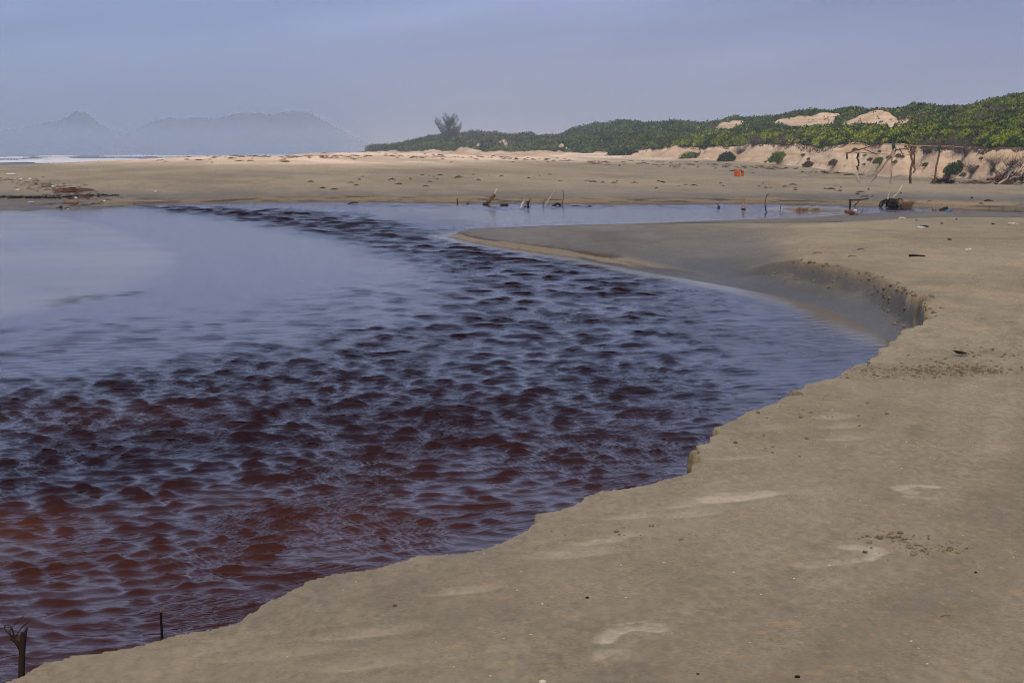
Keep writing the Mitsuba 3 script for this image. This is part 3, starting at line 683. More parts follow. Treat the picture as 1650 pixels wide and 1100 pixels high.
dxy = np.stack([-np.ones(len(hq)), -0.35 * np.ones(len(hq))], 1) * (0.25 * hl)[:, None]
hv = np.stack([hp + np.stack([hw, hw * 0, hw * 0 + 0.05], 1), hp + np.stack([-hw, hw * 0, hw * 0 + 0.05], 1), hp + np.concatenate([dxy + RNG.normal(0, 0.06, (len(hq), 2)), -hl[:, None]], 1)], 1).reshape(-1, 3)
labels[part('dune_scrub', 'hanging_roots', (hv, np.arange(len(hv)).reshape(-1, 3)), 'leaf_dry')] = {'kind': 'stuff'}
tag('dune_scrub', 'low green coastal scrub covering the dunes', 'scrub', None, 'stuff')
labels['dune_scrub__canopy'] = {'kind': 'stuff'}
NTRI['scrub'] = NLEAF + int(ck.sum())


def leaf_paint(a, b):
    def fn(p, n, uv):
        t = fbm(p.x * 0.5, p.y * 0.4, p.z * 0.9, 2)
        return mix(a, b, smoothstep(0.3, 0.7, t)) * (0.6 + 0.8 * cell_rand(p.x * 9, p.y * 9, p.z * 9))
    return {'type': 'twosided', 'bsdf': {'type': 'diffuse', 'reflectance': proc(fn)}}


scene['leaf_bright'] = leaf_paint((0.175, 0.225, 0.020), (0.32, 0.37, 0.036))
scene['leaf_mid'] = leaf_paint((0.088, 0.132, 0.022), (0.158, 0.205, 0.034))
scene['leaf_dark'] = leaf_paint((0.036, 0.066, 0.020), (0.062, 0.098, 0.026))
scene['leaf_dry'] = leaf_paint((0.090, 0.070, 0.045), (0.160, 0.125, 0.085))
scene['under_scrub'] = {'type': 'twosided', 'bsdf': {'type': 'diffuse', 'reflectance': proc(lambda p, n, uv: mix((0.030, 0.042, 0.014), (0.070, 0.092, 0.025), smoothstep(0.3, 0.7, fbm(p.x * 0.8, p.y * 0.6, p.z, 3))))}}

# ------------------------------------------------------------------ far mountains
def mountain(key, ridge, depth, label, seed):
    ridge = np.asarray(ridge, float)
    s = np.linspace(0, 1, 260)
    ri = np.concatenate([[0], np.cumsum(np.hypot(*np.diff(ridge[:, :2], axis=0).T))])
    ri /= ri[-1]
    rx, ry, rz = (np.interp(s, ri, ridge[:, k]) for k in range(3))
    rz = rz + 2.5 * nz(s * 300, s * 0, 9, seed, 4) * smst(0, 30, rz)
    t = np.concatenate([np.linspace(-1, 0, 40), np.linspace(0, 1, 14)[1:]])
    S_, T_ = np.meshgrid(s, t)
    Xr, Yr, Zr = (np.interp(S_, s, q) for q in (rx, ry, rz))
    y = Yr + T_ * depth
    gul = nz(Xr, y, 34, seed + 1, 4)
    z = Zr * (1 - np.abs(T_) ** 0.8) + np.abs(T_) * (1 - np.abs(T_)) * 24 * gul - 2
    add(key, (np.stack([Xr, y, z], -1).reshape(-1, 3), grid_faces(len(t), len(s))), 'mountain', True)
    tag(key, label, None, None, 'structure')


mountain('hills', [(-687.726, 1500.0, 1.5), (-637.459, 1500.0, 13.017), (-565.478, 1500.0, 18.495), (-488.181, 1500.0, 20.137), (-455.009, 1500.0, 22.326), (-443.924, 1500.0, 23.968), (-421.727, 1500.0, 28.343), (-402.316, 1500.0, 32.169), (-392.834, 1500.0, 35.992), (-389.432, 1500.0, 39.268), (-386.104, 1500.0, 40.087), (-382.854, 1500.0, 38.176), (-379.525, 1500.0, 38.995), (-374.117, 1500.0, 35.446), (-366.584, 1500.0, 28.889), (-355.705, 1500.0, 23.421), (-344.761, 1500.0, 20.137), (-331.189, 1500.0, 11.373), (-317.585, 1500.0, 3.147)], 170, 'hazy blue pointed peak far across the sea', 80)
mountain('hills_001', [(-397.688, 1600.0, 2.671), (-370.687, 1600.0, 21.38), (-355.845, 1600.0, 26.632), (-340.986, 1600.0, 33.047), (-329.174, 1600.0, 35.379), (-323.269, 1600.0, 36.544), (-314.492, 1600.0, 34.796), (-296.814, 1600.0, 36.835), (-282.143, 1600.0, 35.67), (-273.276, 1600.0, 38.292), (-261.479, 1600.0, 40.621), (-249.717, 1600.0, 41.204), (-235.042, 1600.0, 40.33), (-226.242, 1600.0, 39.457), (-214.454, 1600.0, 41.786), (-205.624, 1600.0, 42.95), (-196.824, 1600.0, 42.077), (-188.053, 1600.0, 38.874), (-179.304, 1600.0, 33.63), (-164.689, 1600.0, 26.632), (-144.215, 1600.0, 15.538), (-114.883, 1600.0, 3.256)], 180, 'hazy blue long mountain ridge far across the sea', 84)
scene['mountain'] = {'type': 'diffuse', 'reflectance': {'type': 'rgb', 'value': [0.02, 0.03, 0.045]}}

# ------------------------------------------------------------------ sea
SEA = -0.35
sr = np.concatenate([150 * np.exp(np.arange(0, math.log(900 / 150), 0.006)), 900 * np.exp(np.arange(0.02, math.log(1990 / 900), 0.03))])
sa = np.concatenate([np.linspace(-1.2, -0.36, 60)[:-1], np.arange(-0.36, 0.02, 0.0012)])
SA, SR = np.meshgrid(sa, sr)
sx, sy = SR * np.sin(SA), SR * np.cos(SA)
nsx, nsy = sx.ravel(), sy.ravel()
swell = np.zeros_like(nsx)
rows = ((235, .40), (290, .50), (370, .60), (500, .70), (700, .80))
dist_s = np.hypot(nsx, nsy) + 40 * nz(nsx, nsy, 130, 90, 3)
foam_w = np.zeros_like(nsx)
for i, (rr, hgt) in enumerate(rows):
    brk = np.clip(0.5 + 2.4 * nz(nsx, nsx * 0 + i * 50, 13 + rr * 0.02, 91 + i, 3), 0, 1)
    prof = np.exp(-((dist_s - rr) / (rr * 0.012)) ** 2)
    swell += hgt * prof * (0.35 + 0.65 * brk)
    foam_w = np.maximum(foam_w, np.exp(-((dist_s - rr * 0.994) / (rr * 0.011)) ** 2) * smst(0.42, 0.60, brk))
swell += 0.16 * nz(nsx, nsy, 8, 99, 3) * smst(3000, 800, np.hypot(nsx, nsy))
SV = np.stack([nsx, nsy, SEA + swell], 1)
sf = grid_faces(len(sr), len(sa))
add('sea', (SV, sf), 'sea_water', True)
tag('sea', 'grey blue sea with low breaking waves', None, None, 'structure')
scene['sea_water'] = {'type': 'roughplastic', 'distribution': 'ggx', 'alpha': 0.12, 'int_ior': 1.333, 'diffuse_reflectance': {'type': 'rgb', 'value': [0.12, 0.14, 0.165]}}
FV = SV.copy()
FV[:, 2] += 0.03 + foam_w * (0.12 + 0.5 * np.maximum(nz(nsx, nsy, 7, 101, 3), -0.2))
fk = (foam_w[sf] > 0.30).all(1)
add('surf_foam', (FV, sf[fk]), 'foam', True)
tag('surf_foam', 'white foam along the breaking waves out at sea', 'foam', None, 'stuff')
scene['foam'] = {'type': 'diffuse', 'reflectance': {'type': 'rgb', 'value': [0.75, 0.77, 0.80]}}
NTRI['sea'] = len(sf)
NTRI['foam'] = int(fk.sum())

# ------------------------------------------------------------------ materials of the small things
def wood(a, b, k=30):
    return {'type': 'diffuse', 'reflectance': proc(lambda p, n, uv: mix(a, b, smoothstep(0.25, 0.75, fbm(p.x * k, p.y * k, p.z * k * 0.3, 3))))}


def flat(*c):
    return {'type': 'twosided', 'bsdf': {'type': 'diffuse', 'reflectance': {'type': 'rgb', 'value': list(c)}}}


scene['wood_brown'] = wood((0.10, 0.055, 0.030), (0.22, 0.13, 0.075), 12)
scene['wood_dark'] = wood((0.013, 0.010, 0.009), (0.040, 0.029, 0.022), 14)
scene['wood_pale'] = wood((0.42, 0.35, 0.26), (0.62, 0.54, 0.43), 14)
scene['wood_red'] = wood((0.15, 0.055, 0.030), (0.27, 0.11, 0.060), 16)
scene['wood_tan'] = wood((0.36, 0.24, 0.14), (0.56, 0.42, 0.28), 14)
scene['twig_grey'] = wood((0.085, 0.066, 0.062), (0.19, 0.15, 0.135), 5)
scene['straw'] = wood((0.28, 0.17, 0.085), (0.46, 0.32, 0.17), 6)
scene['white_plastic'] = {'type': 'roughplastic', 'alpha': 0.25, 'diffuse_reflectance': {'type': 'rgb', 'value': [0.80, 0.80, 0.78]}}
scene['orange_plastic'] = {'type': 'twosided', 'bsdf': {'type': 'roughplastic', 'alpha': 0.2, 'diffuse_reflectance': {'type': 'rgb', 'value': [0.85, 0.17, 0.015]}}}
scene['green_cloth'] = flat(0.035, 0.11, 0.065)
scene['blue_plastic'] = {'type': 'twosided', 'bsdf': {'type': 'roughplastic', 'alpha': 0.3, 'diffuse_reflectance': {'type': 'rgb', 'value': [0.05, 0.20, 0.40]}}}
scene['pink_shell'] = flat(0.75, 0.55, 0.50)
scene['shell_white'] = flat(0.62, 0.56, 0.46)
scene['needle'] = flat(0.135, 0.155, 0.105)
rng = np.random.default_rng(77)
UP = np.array([0, 0, 1.0])


def gz1(x, y):
    return float(ground([x], [y])[0])


def thing(name, label, cat, group=None):
    k = fresh(name)
    tag(k, label, cat, group)
    return k


def at(mesh, p):
    return move(mesh, p)


def stick(pts, r0, r1=None, sides=6, n=2):
    pts = chaikin(np.asarray(pts, float), n)
    return tube(pts, np.linspace(r0, r1 if r1 is not None else r0 * 0.6, len(pts)), sides)


# ------------------------------------------------------------------ the frame of poles
fx, fy = [(14.753, 62.176)][0]
fz = gz1(fx, fy)
frame = thing('pole_frame', 'rickety frame of driftwood poles tied with green rope on the far beach', 'frame')


def fpole(name, pts, r, mat, label=None, r1=None):
    p = np.asarray(pts, float)
    q = np.vstack([wiggle(a, b, 5, 0.012 + r * 0.3, rng)[:-1] for a, b in zip(p[:-1], p[1:])] + [p[-1:]])
    return part(frame, name, move(tube(q, np.linspace(r, r1 or r * 0.75, len(q)), 7), (fx, fy, fz)), mat, 40, label)


fpole('post', [(0.012, 0.0, -0.049), (-0.037, 0.0, 0.294), (0.024, 0.0, 0.734), (0.012, 0.0, 1.125), (-0.049, 0.0, 1.639)], 0.050, 'wood_brown')
fpole('post', [(0.037, -0.1, 0.391), (0.073, -0.1, 0.832), (0.061, -0.1, 1.516)], 0.032, 'wood_brown')
fpole('post', [(-1.724, 1.2, -0.024), (-1.722, 1.2, 0.538)], 0.055, 'wood_pale', 'bleached lower half of the left pole')
fpole('post', [(-1.727, 1.2, 0.514), (-1.712, 1.2, 0.832), (-1.749, 1.2, 1.125)], 0.038, 'wood_dark')
fpole('post', [(-0.827, -0.3, -0.098), (-0.807, -0.3, 0.636), (-0.758, -0.3, 1.468)], 0.036, 'wood_tan')
fpole('post', [(0.783, -0.3, -0.098), (0.881, -0.3, 0.832), (1.04, -0.3, 1.786)], 0.040, 'wood_brown')
fpole('brace', [(-1.296, 0.8, 0.073), (-0.978, 0.3, 0.636), (-0.66, -0.2, 1.37)], 0.026, 'wood_tan')
fpole('beam', [(-1.003, 0.4, 1.468), (0.049, -0.1, 1.394), (1.786, -0.4, 1.333)], 0.020, 'wood_tan')
fpole('beam', [(-1.859, 1.2, 1.137), (-0.929, 0.6, 1.088), (0.098, 0.0, 1.076)], 0.018, 'wood_tan')
fpole('branch', [(-2.177, 1.3, 1.125), (-1.614, 0.9, 1.296), (-0.905, 0.4, 1.504)], 0.026, 'wood_red')
fpole('branch', [(-1.663, 0.9, 1.296), (-1.37, 0.7, 1.174), (-1.125, 0.6, 1.076)], 0.024, 'wood_red')
fpole('branch', [(-0.709, -0.3, 1.198), (-0.391, -0.1, 1.272), (-0.024, 0.0, 1.357)], 0.022, 'wood_brown')
fpole('branch', [(-0.489, -0.1, 1.296), (-0.367, 0.0, 1.125), (-0.269, 0.1, 1.076)], 0.018, 'wood_brown')
fpole('branch', [(0.049, 0.0, 1.076), (0.171, 0.1, 1.076), (0.391, 0.3, 1.37)], 0.016, 'wood_tan')
fpole('branch', [(-0.783, -0.3, 1.443), (-0.66, -0.3, 1.296), (-0.685, -0.2, 1.101)], 0.024, 'wood_dark')
for (px, py, pz), s in zip([(-0.758, -0.33, 1.419), (-1.737, 1.17, 1.076), (0.929, -0.33, 1.345)], (0.075, 0.055, 0.07)):
    vf = blob(s * 0.8, s * 0.8, s, rng, 0.5, 2, 2.5)
    rag = [vf] + [tube(wiggle((0, 0, -s * 0.3), (rng.normal(0, 0.05), rng.normal(0, 0.05), -s * 1.9), 4, 0.02, rng), [0.03, 0.022, 0.016, 0.006], 5) for _ in range(4)]
    part(frame, 'rope_knot', move(join(rag), (fx + px, fy + py, fz + pz)), 'green_cloth', 30, 'green rope wound round the pole')
for px, py, pz in [(-2.128, 1.3, 1.101), (-2.165, 1.25, 1.076)]:
    part(frame, 'hanging_cord', move(tube(wiggle((0, 0, 0), (0.02, 0, -0.2), 5, 0.012, rng), 0.02, 5), (fx + px, fy + py, fz + pz)), 'wood_dark', 30)

# ------------------------------------------------------------------ orange container
ox, oy = [(10.651, 78.905)][0]
oz = gz1(ox, oy) + 0.01
can = thing('plastic_container', 'bright orange plastic container with a pale stripe lying on the far beach', 'container')
W_, D_, H_ = 0.37, 0.28, 0.27


def place_can(vf):
    return move(move(vf, (0, 0, 0), 0.35, 0.10, -0.12), (ox, oy, oz + 0.03))


for nm, vf in (('base', box(W_, D_, 0.02, 0.008)), ('wall', move(box(0.018, D_, H_, 0.008), (-W_ / 2, 0, H_ / 2))), ('wall', move(box(0.018, D_, H_ * 0.8, 0.008), (W_ / 2, 0, H_ * 0.4))),
               ('wall', move(box(W_, 0.018, H_, 0.008), (0, D_ / 2, H_ / 2))), ('wall', move(box(W_ * 0.55, 0.018, H_ * 0.95, 0.008), (-W_ * 0.22, -D_ / 2, H_ * 0.475))), ('wall', move(box(W_ * 0.42, 0.018, H_ * 0.5, 0.008), (W_ * 0.28, -D_ / 2, H_ * 0.3)))):
    part(can, nm, place_can(vf), 'orange_plastic', 30)
part(can, 'stripe', place_can(move(box(0.035, 0.004, H_ * 0.9), (-0.015, -D_ / 2 - 0.013, H_ * 0.48))), 'shell_white', False, 'pale stripe down the side')
part(can, 'handle', place_can(stick([(-0.1, 0, H_), (-0.06, 0, H_ + 0.05), (0.06, 0, H_ + 0.05), (0.1, 0, H_)], 0.012, 0.012)), 'orange_plastic', 40)
rag = blob(0.06, 0.07, 0.09, rng, 0.5)
add(thing('cloth_scrap', 'green cloth scrap stuffed in the orange container', 'cloth'), place_can(move(rag, (0.08, -0.05, H_ * 0.72))), 'green_cloth', True)


# ------------------------------------------------------------------ driftwood in and by the channel
def wood_thing(name, label, cat, base, pieces, mats, z=None, dip=0.12):
    """pieces: (part name, local points, r0, r1); local points in metres from the base point"""
    k = thing(name, label, cat)
    x, y = base
    g = max(gz1(x, y), 0.0) if z is None else z
    for (nm, pts, r0, r1), m in zip(pieces, mats):
        part(k, nm, move(stick(pts, r0, r1), (x, y, g)), m, 40)
    return k


wood_thing('driftwood_snag', 'brown driftwood snag with a pale broken tip leaning out of the channel', 'driftwood', [(-0.665, 48.628)][0], [
    ('trunk', [(-0.125, 0.0, -0.053), (-0.036, 0.0, 0.071), (0.071, 0.1, 0.196), (0.16, 0.15, 0.285)], 0.065, 0.045), ('tip', [(0.142, 0.15, 0.249), (0.178, 0.15, 0.356), (0.231, 0.2, 0.462)], 0.036, 0.02),
    ('root', [(-0.178, 0.0, 0.018), (-0.142, 0.0, 0.0), (-0.036, -0.1, -0.027), (0.036, -0.2, -0.053)], 0.07, 0.035), ('branch', [(0.071, 0.1, 0.178), (0.142, -0.2, 0.16), (0.16, -0.3, 0.125)], 0.03, 0.012)],
    ['wood_brown', 'wood_pale', 'wood_dark', 'wood_brown'])
wood_thing('sunken_log', 'short dark log lying in the channel right of the brown snag', 'log', [(-0.212, 47.772)][0], [
    ('trunk', [(-0.121, 0.0, -0.005), (-0.017, 0.0, 0.016), (0.086, 0.1, 0.0)], 0.045, 0.05), ('branch', [(0.017, 0.0, 0.009), (0.069, 0.0, 0.053)], 0.025, 0.01)], ['wood_dark', 'wood_dark'])
wood_thing('stick', 'white bleached stick with a tan tip standing in the channel', 'stick', [(0.274, 46.41)][0], [
    ('stem', [(-0.026, 0.0, -0.034), (0.0, 0.0, 0.068), (0.06, 0.0, 0.153)], 0.026, 0.034), ('tip', [(0.056, 0.0, 0.145), (0.073, 0.0, 0.222), (0.082, 0.0, 0.29)], 0.022, 0.008)], ['white_plastic', 'wood_tan'])
wood_thing('driftwood_snag', 'small blue black snag with a crossbar beside the white stick', 'driftwood', [(0.437, 46.41)][0], [
    ('stem', [(0.0, 0.0, -0.051), (0.005, 0.0, 0.101), (0.017, 0.0, 0.152)], 0.034, 0.028), ('crossbar', [(-0.042, 0.0, 0.128), (0.025, 0.0, 0.138), (0.067, 0.0, 0.228)], 0.026, 0.012), ('root', [(-0.093, 0.0, 0.008), (-0.025, -0.1, -0.017), (0.076, 0.0, -0.007)], 0.036, 0.024)], ['wood_dark'] * 3)
wood_thing('stick', 'long pale thin stick leaning right out of the channel', 'stick', [(0.941, 48.054)][0], [('stem', [(-0.017, 0.0, -0.052), (0.105, 0.2, 0.157), (0.296, 0.5, 0.409)], 0.016, 0.009)], ['wood_tan'])
wood_thing('stick', 'thin dark upright twig left of the leaning pale stick', 'stick', [(0.858, 46.41)][0], [('stem', [(-0.017, 0.0, -0.034), (0.017, 0.0, 0.102), (0.034, 0.0, 0.229)], 0.012, 0.006)], ['wood_dark'])
wood_thing('branch', 'tall curved thin dark branch arching up from the channel', 'branch', [(1.438, 48.628)][0], [('stem', [(-0.035, 0.0, -0.053), (0.035, 0.0, 0.088), (0.062, 0.0, 0.264), (0.026, 0.0, 0.449)], 0.018, 0.007)], ['wood_brown'])
wood_thing('branch', 'dark forked branch at the foot of the tall curved branch', 'branch', [(1.281, 47.493)][0], [('stem', [(-0.138, 0.0, -0.017), (-0.035, 0.0, 0.043), (0.017, 0.0, 0.086), (0.104, 0.0, -0.017)], 0.034, 0.03)], ['wood_dark'])
wood_thing('branch', 'long dark branch lying flat in the channel', 'branch', [(1.926, 46.946)][0], [('stem', [(-0.309, 0.0, -0.007), (-0.137, 0.0, 0.014), (0.0, -0.1, -0.009), (0.137, 0.0, -0.005), (0.292, 0.0, 0.024)], 0.028, 0.014)], ['wood_dark'])
wood_thing('stick', 'short dark upright stick at the left of the driftwood in the channel', 'stick', [(-1.61, 49.516)][0], [('stem', [(0.005, 0.0, -0.045), (0.0, 0.0, 0.064), (-0.007, 0.0, 0.163)], 0.020, 0.012)], ['wood_dark'])
wood_thing('twig', 'small hooked dark twig left of the brown snag', 'twig', [(-1.302, 48.921)][0], [('stem', [(-0.018, 0.0, -0.027), (0.0, 0.0, 0.027), (0.045, 0.0, 0.045)], 0.018, 0.012)], ['wood_dark'])
wood_thing('branch', 'dark branch lying on the cut edge of the far bank', 'branch', [(-4.781, 49.206)][0], [('stem', [(-0.148, 0.0, -0.065), (0.0, 0.0, 0.009), (0.111, 0.1, 0.065), (0.259, 0.1, 0.028)], 0.03, 0.014), ('twig', [(0.074, 0.1, 0.046), (0.148, 0.0, 0.009)], 0.016, 0.008)], ['wood_dark'] * 2)
wood_thing('stump', 'black stump with a leaning twig in the middle of the channel', 'stump', [(5.616, 45.63)][0], [('stem', [(0.003, 0.0, -0.042), (0.0, 0.0, 0.025), (0.01, 0.0, 0.065)], 0.042, 0.03), ('twig', [(0.0, 0.0, 0.042), (-0.034, 0.0, 0.109), (-0.064, 0.0, 0.134)], 0.012, 0.006)], ['wood_dark'] * 2)
wood_thing('post', 'pale tan broken post standing in the channel', 'post', [(6.153, 44.629)][0], [('stem', [(0.0, 0.0, -0.057), (-0.003, 0.0, 0.123), (-0.01, 0.0, 0.311)], 0.036, 0.032), ('splinter', [(0.016, 0.0, 0.205), (0.026, 0.0, 0.278)], 0.02, 0.01), ('foot', [(-0.049, 0.0, -0.008), (0.0, -0.05, 0.008), (0.049, 0.0, -0.008)], 0.035, 0.03)], ['wood_tan', 'wood_tan', 'wood_dark'])
wood_thing('branch', 'thin dark branch bent like a bow standing in the channel', 'branch', [(6.431, 42.529)][0], [('stem', [(0.039, 0.0, -0.047), (-0.008, 0.0, 0.063), (-0.027, 0.0, 0.219), (0.0, 0.0, 0.391), (0.078, 0.1, 0.469)], 0.016, 0.008)], ['wood_dark'])
wood_thing('twig', 'pair of thin dark twigs standing by the grassy shoal', 'twig', [(6.808, 42.529)][0], [('stem', [(-0.023, 0.0, -0.016), (-0.008, 0.0, 0.109), (0.016, 0.0, 0.219)], 0.011, 0.006), ('stem', [(0.047, 0.0, 0.016), (0.063, 0.0, 0.094)], 0.007, 0.005)], ['wood_dark'] * 2)
wood_thing('branch', 'dark branch with two legs like a table by the red brown box', 'branch', [(9.347, 46.32)][0], [('leg', [(-0.034, 0.0, -0.017), (-0.034, 0.0, 0.188)], 0.016, 0.014), ('leg', [(0.0, 0.1, -0.017), (0.0, 0.1, 0.188)], 0.026, 0.022), ('bar', [(-0.06, 0.0, 0.199), (0.153, 0.05, 0.194), (0.324, 0.1, 0.213), (0.528, 0.2, 0.235)], 0.022, 0.016), ('twig', [(0.085, 0.0, 0.0), (0.102, 0.0, 0.068)], 0.016, 0.01)], ['wood_dark'] * 4)
wood_thing('twig', 'two thin leaning twigs on the wet sand right of the red brown box', 'twig', [(8.767, 42.119)][0], [('stem', [(-0.047, 0.0, -0.063), (0.016, 0.0, 0.032), (0.079, 0.1, 0.118)], 0.011, 0.006), ('stem', [(0.237, 2.0, 0.126), (0.316, 2.0, 0.205), (0.363, 2.0, 0.253)], 0.018, 0.008)], ['wood_dark'] * 2)

# the torn-up root
rx0, ry0 = [(10.375, 45.791)][0]
root = thing('driftwood_root', 'upturned tangle of dark roots with two bleached white branches at the channel edge', 'driftwood')
S = 46 / 2698.4
part(root, 'stump', move(blob(0.20, 0.16, 0.13, rng, 0.6, 3, 2.2), (rx0 + 0.02, ry0, 0.12)), 'wood_dark', 30)
for k in range(16):
    a = rng.uniform(0, 2 * PI)
    l = rng.uniform(0.2, 0.52)
    e = np.array([math.cos(a) * l, math.sin(a) * l * 0.6, rng.uniform(-0.12, 0.0)])
    m = np.array([math.cos(a) * l * 0.6, math.sin(a) * l * 0.4, rng.uniform(0.08, 0.22)])
    part(root, 'root', move(stick([(0, 0, 0.06), m, e], rng.uniform(0.022, 0.04), 0.01), (rx0 + 0.02, ry0, 0.08)), 'wood_dark', 40)
for pts, r, m in (([(-0.085, 0.0, 0.136), (0.051, 0.0, 0.307), (0.17, 0.1, 0.392), (0.307, 0.2, 0.605)], 0.030, 'wood_pale'), ([(-0.119, 0.0, 0.153), (-0.136, 0.0, 0.256), (-0.068, 0.1, 0.409)], 0.020, 'wood_pale'), ([(0.136, 0.1, 0.358), (0.205, 0.1, 0.375), (0.239, 0.1, 0.443)], 0.014, 'wood_pale'),
                  ([(-0.136, 0.0, 0.188), (0.034, -0.1, 0.205), (0.153, -0.1, 0.196)], 0.034, 'wood_dark'), ([(-0.239, 0.0, 0.188), (-0.341, 0.0, 0.136), (-0.367, 0.0, 0.0)], 0.026, 'wood_dark')):
    part(root, 'branch', move(stick(pts, r, r * 0.5), (rx0, ry0, 0.02)), m, 40, 'bleached white branch' if m == 'wood_pale' else None)


def grass_tuft(name, label, base, n, h, spread, mat, lean=0.6):
    x, y = base
    z = max(gz1(x, y), 0.0)
    parts = []
    for _ in range(n):
        a = rng.uniform(0, 2 * PI)
        r = spread * math.sqrt(rng.uniform()) * 0.6
        p = np.array([math.cos(a) * r, math.sin(a) * r, -0.01])
        hh_ = h * rng.uniform(0.5, 1.1)
        d = np.array([math.cos(a), math.sin(a), 0]) * lean * rng.uniform(0.2, 1.0) * hh_ + rng.normal(0, 0.08 * h, 3)
        parts.append(tube(np.array([p, p + d * 0.35 + UP * hh_ * 0.7, p + d + UP * hh_ * rng.uniform(0.5, 1.0)]), [0.007, 0.005, 0.002], 3, False))
    k = thing(name, label, 'grass')
    part(k, 'blades', move(join(parts), (x, y, z)), mat)
    return k


grass_tuft('grass_clump', 'rusty dry grass clump caught at the right of the upturned root', [(10.667, 45.381)][0], 320, 0.26, 0.20, 'straw', 0.8)
grass_tuft('grass_clump', 'larger straw coloured grass clump on the low shoal in the channel', [(7.442, 43.201)][0], 130, 0.13, 0.30, 'straw', 0.8)
grass_tuft('grass_clump', 'smaller straw coloured grass clump right of the larger one on the shoal', [(7.831, 43.321)][0], 60, 0.10, 0.16, 'straw', 0.9)

# red brown box, stump with orange stick
bx, by = [(8.037, 39.804)][0]
k = thing('box', 'broken red brown wooden box on the wet sand at the channel edge', 'box')
g = gz1(bx, by)
part(k, 'body', move(box(0.21, 0.16, 0.07, 0.012), (bx - 0.03, by, g + 0.065), 0.2, 0.05, 0.1), 'wood_red', 30)
part(k, 'lid', move(box(0.15, 0.15, 0.016, 0.005), (bx - 0.05, by, g + 0.113), 0.3, 0.0, -0.12), 'wood_red', 30)
part(k, 'plank', move(box(0.22, 0.10, 0.035, 0.01), (bx + 0.05, by - 0.12, g + 0.012), -0.1, 0, 0), 'wood_dark', 30)
sx0, sy0 = [(11.118, 43.206)][0]
wood_thing('stump', 'black stump with an upright orange brown splinter in the narrow water at right', 'stump', (sx0, sy0), [('trunk', [(-0.111, 0.0, 0.0), (0.0, 0.0, 0.04), (0.095, 0.0, 0.063)], 0.06, 0.075), ('splinter', [(-0.056, 0.0, 0.04), (-0.059, 0.0, 0.135), (-0.07, 0.0, 0.214)], 0.030, 0.016), ('splinter', [(-0.024, 0.0, 0.04), (-0.008, 0.0, 0.119)], 0.018, 0.01)], ['wood_dark', 'wood_tan', 'wood_tan'], 0.0)
wood_thing('stump', 'small orange brown stump left of the black stump in the narrow water', 'stump', [(11.037, 43.906)][0], [('stem', [(0.0, 0.0, -0.032), (-0.003, 0.0, 0.064), (-0.006, 0.0, 0.144)], 0.026, 0.014), ('root', [(-0.048, 0.0, 0.008), (0.048, 0.0, 0.003)], 0.02, 0.015)], ['wood_tan', 'wood_dark'], 0.0)


def crumple(name, label, cat, base, size, mat, flatness=0.3, rz=0.0, sub=3):
    x, y = base
    vf = blob(size, size * 0.7, size * flatness, rng, 0.55, sub, 2.4)
    return add(thing(name, label, cat), move(vf, (x, y, gz1(x, y) + size * flatness * 0.55), rz), mat, 40)


crumple('plastic_scrap', 'small pale blue plastic scrap on wet sand below the black stump', 'plastic', [(10.258, 39.46)][0], 0.07, 'blue_plastic', 0.5)
crumple('plastic_sheet', 'blue plastic sheet at the right edge of the photo on the sandbar', 'plastic', [(9.688, 31.858)][0], 0.20, 'blue_plastic', 0.22)
crumple('plastic_scrap', 'white plastic scrap with a dark chip behind it on the bar', 'plastic', [(6.153, 25.215)][0], 0.055, 'white_plastic', 0.35)
crumple('driftwood_chip', 'flat dark chip touching the white plastic scrap on the bar', 'driftwood', [(6.286, 25.606)][0], 0.065, 'wood_dark', 0.3)
crumple('shell', 'pinkish white shell on the grey sand of the bar at right', 'shell', [(5.329, 19.529)][0], 0.034, 'pink_shell', 0.6)
crumple('plastic_scrap', 'cream plastic scrap near the right edge below the blue sheet', 'plastic', [(7.859, 26.31)][0], 0.085, 'shell_white', 0.28)
crumple('driftwood_chip', 'pale chip in a little heap of litter left on the bar', 'driftwood', [(6.96, 29.954)][0], 0.06, 'shell_white', 0.35)
crumple('driftwood_chip', 'dark chip in the little heap of litter on the bar', 'driftwood', [(7.107, 30.494)][0], 0.09, 'wood_dark', 0.3)
crumple('shell', 'small white shell in the channel beside the branch with two legs', 'shell', [(8.976, 43.906)][0], 0.05, 'white_plastic', 0.7)
x, y = [(4.513, 18.638)][0]
add(thing('driftwood_stick', 'flat dark driftwood stick lying above the low sand cliff', 'driftwood'), move(stick([(-0.09, 0, 0.012), (0, 0.01, 0.014), (0.09, 0, 0.006)], 0.015, 0.006), (x, y, gz1(x, y))), 'wood_dark', 40)
for (x, y), lab in zip([(3.558, 19.501), (3.818, 18.82), (4.156, 19.982)], ('left of the three thin red brown twigs above the low sand cliff', 'middle one of the three thin red brown twigs above the low sand cliff', 'right of the three thin red brown twigs above the low sand cliff')):
    add(thing('twig', lab, 'twig'), move(stick([(-0.06, -0.03, 0.008), (0, 0.02, 0.014), (0.06, 0.0, 0.006)], 0.006, 0.004, 5), (x, y, gz1(x, y)), rng.uniform(-0.5, 0.5)), 'wood_red', 40)

# small dark chips on the bar
for i in range(46):
    u = rng.uniform(1440, 1660)
    x, y = rng.uniform(4.5, 12.0), 0
    y = rng.uniform(18.0, 36.0)
    if not (0.21 < x / y < 0.312) or plateau([x], [y])[0] < 0.3:
        continue
    vf = blob(rng.uniform(0.02, 0.05), rng.uniform(0.012, 0.03), 0.012, rng, 0.5, 1)
    add(thing('wood_chip', 'small dark chip of wood on the dry top of the sandbar', 'wood chip', 'dark wood chips scattered on the sandbar'), move(vf, (x, y, gz1(x, y) + 0.008), rng.uniform(0, 3)), 'wood_dark', 40)


